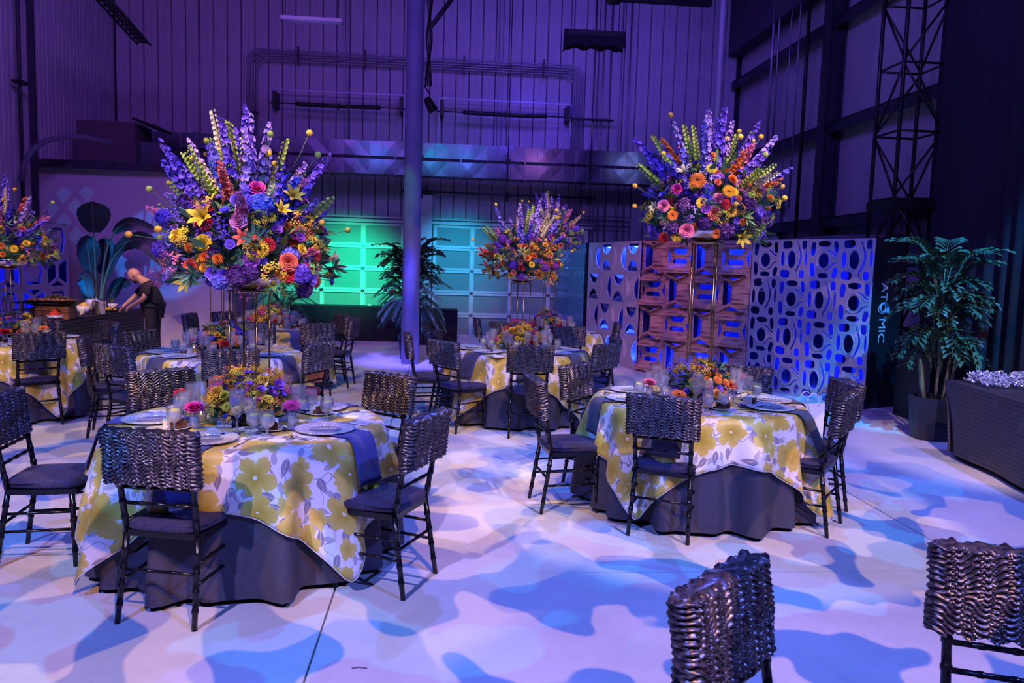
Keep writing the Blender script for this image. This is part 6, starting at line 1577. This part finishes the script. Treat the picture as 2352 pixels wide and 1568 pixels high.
# shirt
def ext(a,b,k): return a+(b-a)*k
sv=[hip+Vector((0,0,-.06)),wst,chs,ext(chs,neck,.75),shN,ext(shN,elN,.78),shF,ext(shF,elF,.72)]
se=[(0,1),(1,2),(2,3),(2,4),(4,5),(2,6),(6,7)]
put('shirt',skinmesh('shirt',sv,se,[(.175,.165),.165,.175,.095,.088,.078,.088,.078],shirt_m),t)
tv=[hip+Vector((0,0,.02)),hipN,knN,anN+Vector((0,0,.02)),hipF,knF,anF+Vector((0,0,.02))]
put('trousers',skinmesh('trousers',tv,[(0,1),(1,2),(2,3),(0,4),(4,5),(5,6)],[.14,.105,.085,.07,.105,.085,.07],M('dark_trousers',(.02,.016,.018),.9,bump=.4,bscale=25)),t)
for a,o_ in ((anN,toN),(anF,toF)):
    b=MB(); b.tube([a+Vector((.05,0,-.04)),a+Vector((-.02,0,-.035)),o_+Vector((-.0,0,.0)),o_+Vector((-.04,0,-.005))],[.036,.045,.038,.022],10,flat=1.0); b.build('shoe',black_m,t)

# ================================================================ BAR, RIGHT TABLE
t=thing('bar_table','long black-draped bar table in front of the green-lit garage door','table',(-2.05,17.55,0))
b=MB()
def sk2(u,v):
    per=[(-1.25,-.33),(1.25,-.33),(1.25,.33),(-1.25,.33)]; Ls=[2.5,.66,2.5,.66]; s=u*sum(Ls); i=0
    while s>Ls[i] and i<3: s-=Ls[i]; i+=1
    a=Vector(per[i]);c=Vector(per[(i+1)%4]); p=a.lerp(c,min(1,s/Ls[i])); nn=Vector(((c-a).y,-(c-a).x)).normalized(); off=.02*v*math.sin(u*150)+.01*math.sin(u*61)*v; return (p.x+nn.x*off,p.y+nn.y*off,.745-v*.735)
b.grid(sk2,200,8,closeu=True); b.add([(-1.25,-.33,.746),(1.25,-.33,.746),(1.25,.33,.746),(-1.25,.33,.746)],[(0,1,2,3)]); b.build('drape',blackcloth,t)
b=MB(); b.box((0,0,.70),(2.3,.6,.03)); b.build('tabletop',steel_dark,t)
b=MB(); b.box((0,0,0),(.5,.3,.10)); tag(b.build('black_box',black_m,None,(-1.05,17.55,.80)),'low black box on the right end of the bar table','box')
p=aty(888,697,17.45); t=thing('flower_pot','small white pot of red flowers on the bar table','flower pot',(-1.12,17.38,.851)); b=MB(); b.lathe([(0,0),(.07,0),(.085,.15),(.075,.15),(0,.12)],16); b.build('pot',china,t)
for i in range(9):
    a=i*2.4; flower(t,'rose' if i%2 else 'gerbera','red_petal' if i%3 else 'coral_petal',(.06*math.cos(a)*(i>0),.06*math.sin(a)*(i>0),.22),Vector((math.cos(a),math.sin(a),1)),1.3)
b=MB(); b.lathe([(0,0),(.04,0),(.06,.03),(0,.06)],12); tag(b.build('food_dish',cake_w,None,(-1.62,17.4,.747)),'small pale dish of food on the bar table','dish')
b=MB(); b.box((.55,17.0,.44),(1.1,.5,.02)); 
t=thing('side_station','dark draped service station behind the palm and column','table',(-.15,16.9,0)); b=MB(); b.grid(lambda u,v:tuple([ [(-.45,-.3),(.45,-.3),(.45,.3),(-.45,.3)][int(u*4)%4][0]*(1-(u*4)%1)+[(-.45,-.3),(.45,-.3),(.45,.3),(-.45,.3)][(int(u*4)+1)%4][0]*((u*4)%1), [(-.45,-.3),(.45,-.3),(.45,.3),(-.45,.3)][int(u*4)%4][1]*(1-(u*4)%1)+[(-.45,-.3),(.45,-.3),(.45,.3),(-.45,.3)][(int(u*4)+1)%4][1]*((u*4)%1), .01+.74*v]),80,4,closeu=True); b.add([(-.45,-.3,.75),(.45,-.3,.75),(.45,.3,.75),(-.45,.3,.75)],[(0,1,2,3)]); b.build('drape',blackcloth,t)
# crystal table, right
t=thing('side_table','rectangular table covered by a dark woven-stripe cloth at the right edge','table',(5.47,5.965,0),R(-9.2))
b=MB(); b.box((0,0,.715),(1.42,2.3,.03)); b.build('tabletop',M('plywood3',(.3,.2,.1),.7),t)
for sx in(-1,1):
    for sy in(-1,1): b=MB(); b.tube([(sx*.62,sy*1.0,0),(sx*.62,sy*1.0,.70)],.02,8); b.build('leg',steel_dark,t)
b=MB()
def sk3(u,v):
    per=[(.75,1.18),(-.75,1.18),(-.75,-1.18),(.75,-1.18)]; Ls=[1.5,2.36,1.5,2.36]; s=u*sum(Ls); i=0
    while s>Ls[i] and i<3: s-=Ls[i]; i+=1
    a=Vector(per[i]);c=Vector(per[(i+1)%4]); q=min(1,s/Ls[i]); p=a.lerp(c,q); nn=Vector(((a-c).y,-(a-c).x)).normalized(); cor=math.exp(-(min(q,1-q)*Ls[i]/.14)**2)
    off=v*(.05+.10*cor+.018*math.sin(u*46)*(1-cor)); return (p.x+nn.x*off,p.y+nn.y*off,.742-v*.69)
b.grid(sk3,220,14,closeu=True); b.add([(.75,1.18,.743),(-.75,1.18,.743),(-.75,-1.18,.743),(.75,-1.18,.743)],[(0,1,2,3)])
o=b.build('striped_cloth',stripe_m,None,(5.47,5.965,0),R(-9.2)); tag(o,'dark woven-stripe cloth on the table at the right edge','tablecloth')
b=MB(); fr=random.Random(4)
for i in range(1100):
    x=fr.uniform(-.62,.6); y=fr.uniform(.62,1.10); z=fr.uniform(0,.13)*(1-abs(y-.86)*2.2); s=.015
    c=Vector((x,y,z+.012)); q=Euler((fr.uniform(0,3),fr.uniform(0,3),fr.uniform(0,3))).to_matrix()
    b.add([c+q@Vector(v)*s for v in ((1,0,0),(-1,0,0),(0,1,0),(0,-1,0),(0,0,1.3),(0,0,-1.3))],[(0,2,4),(2,1,4),(1,3,4),(3,0,4),(2,0,5),(1,2,5),(3,1,5),(0,3,5)])
o=b.build('crystal_pile',M('mirrored_crystal',(.85,.85,.95),.2,.5),None,(5.47,5.965,.745),R(-9.2)); tag(o,'glittering pile of mirrored crystals heaped on the striped table','crystals',kind='stuff')
# floor litter
b=MB(); p=atz(825,1535,0); b.tube([(p.x-.03,p.y,.003),(p.x,p.y+.006,.004),(p.x+.035,p.y-.004,.003)],.003,5,flat=.5); tag(b.build('ribbon_scrap',M('grey_scrap',(.15,.14,.2),.6)),'tiny grey ribbon scrap lying on the bare floor at the bottom','scrap')
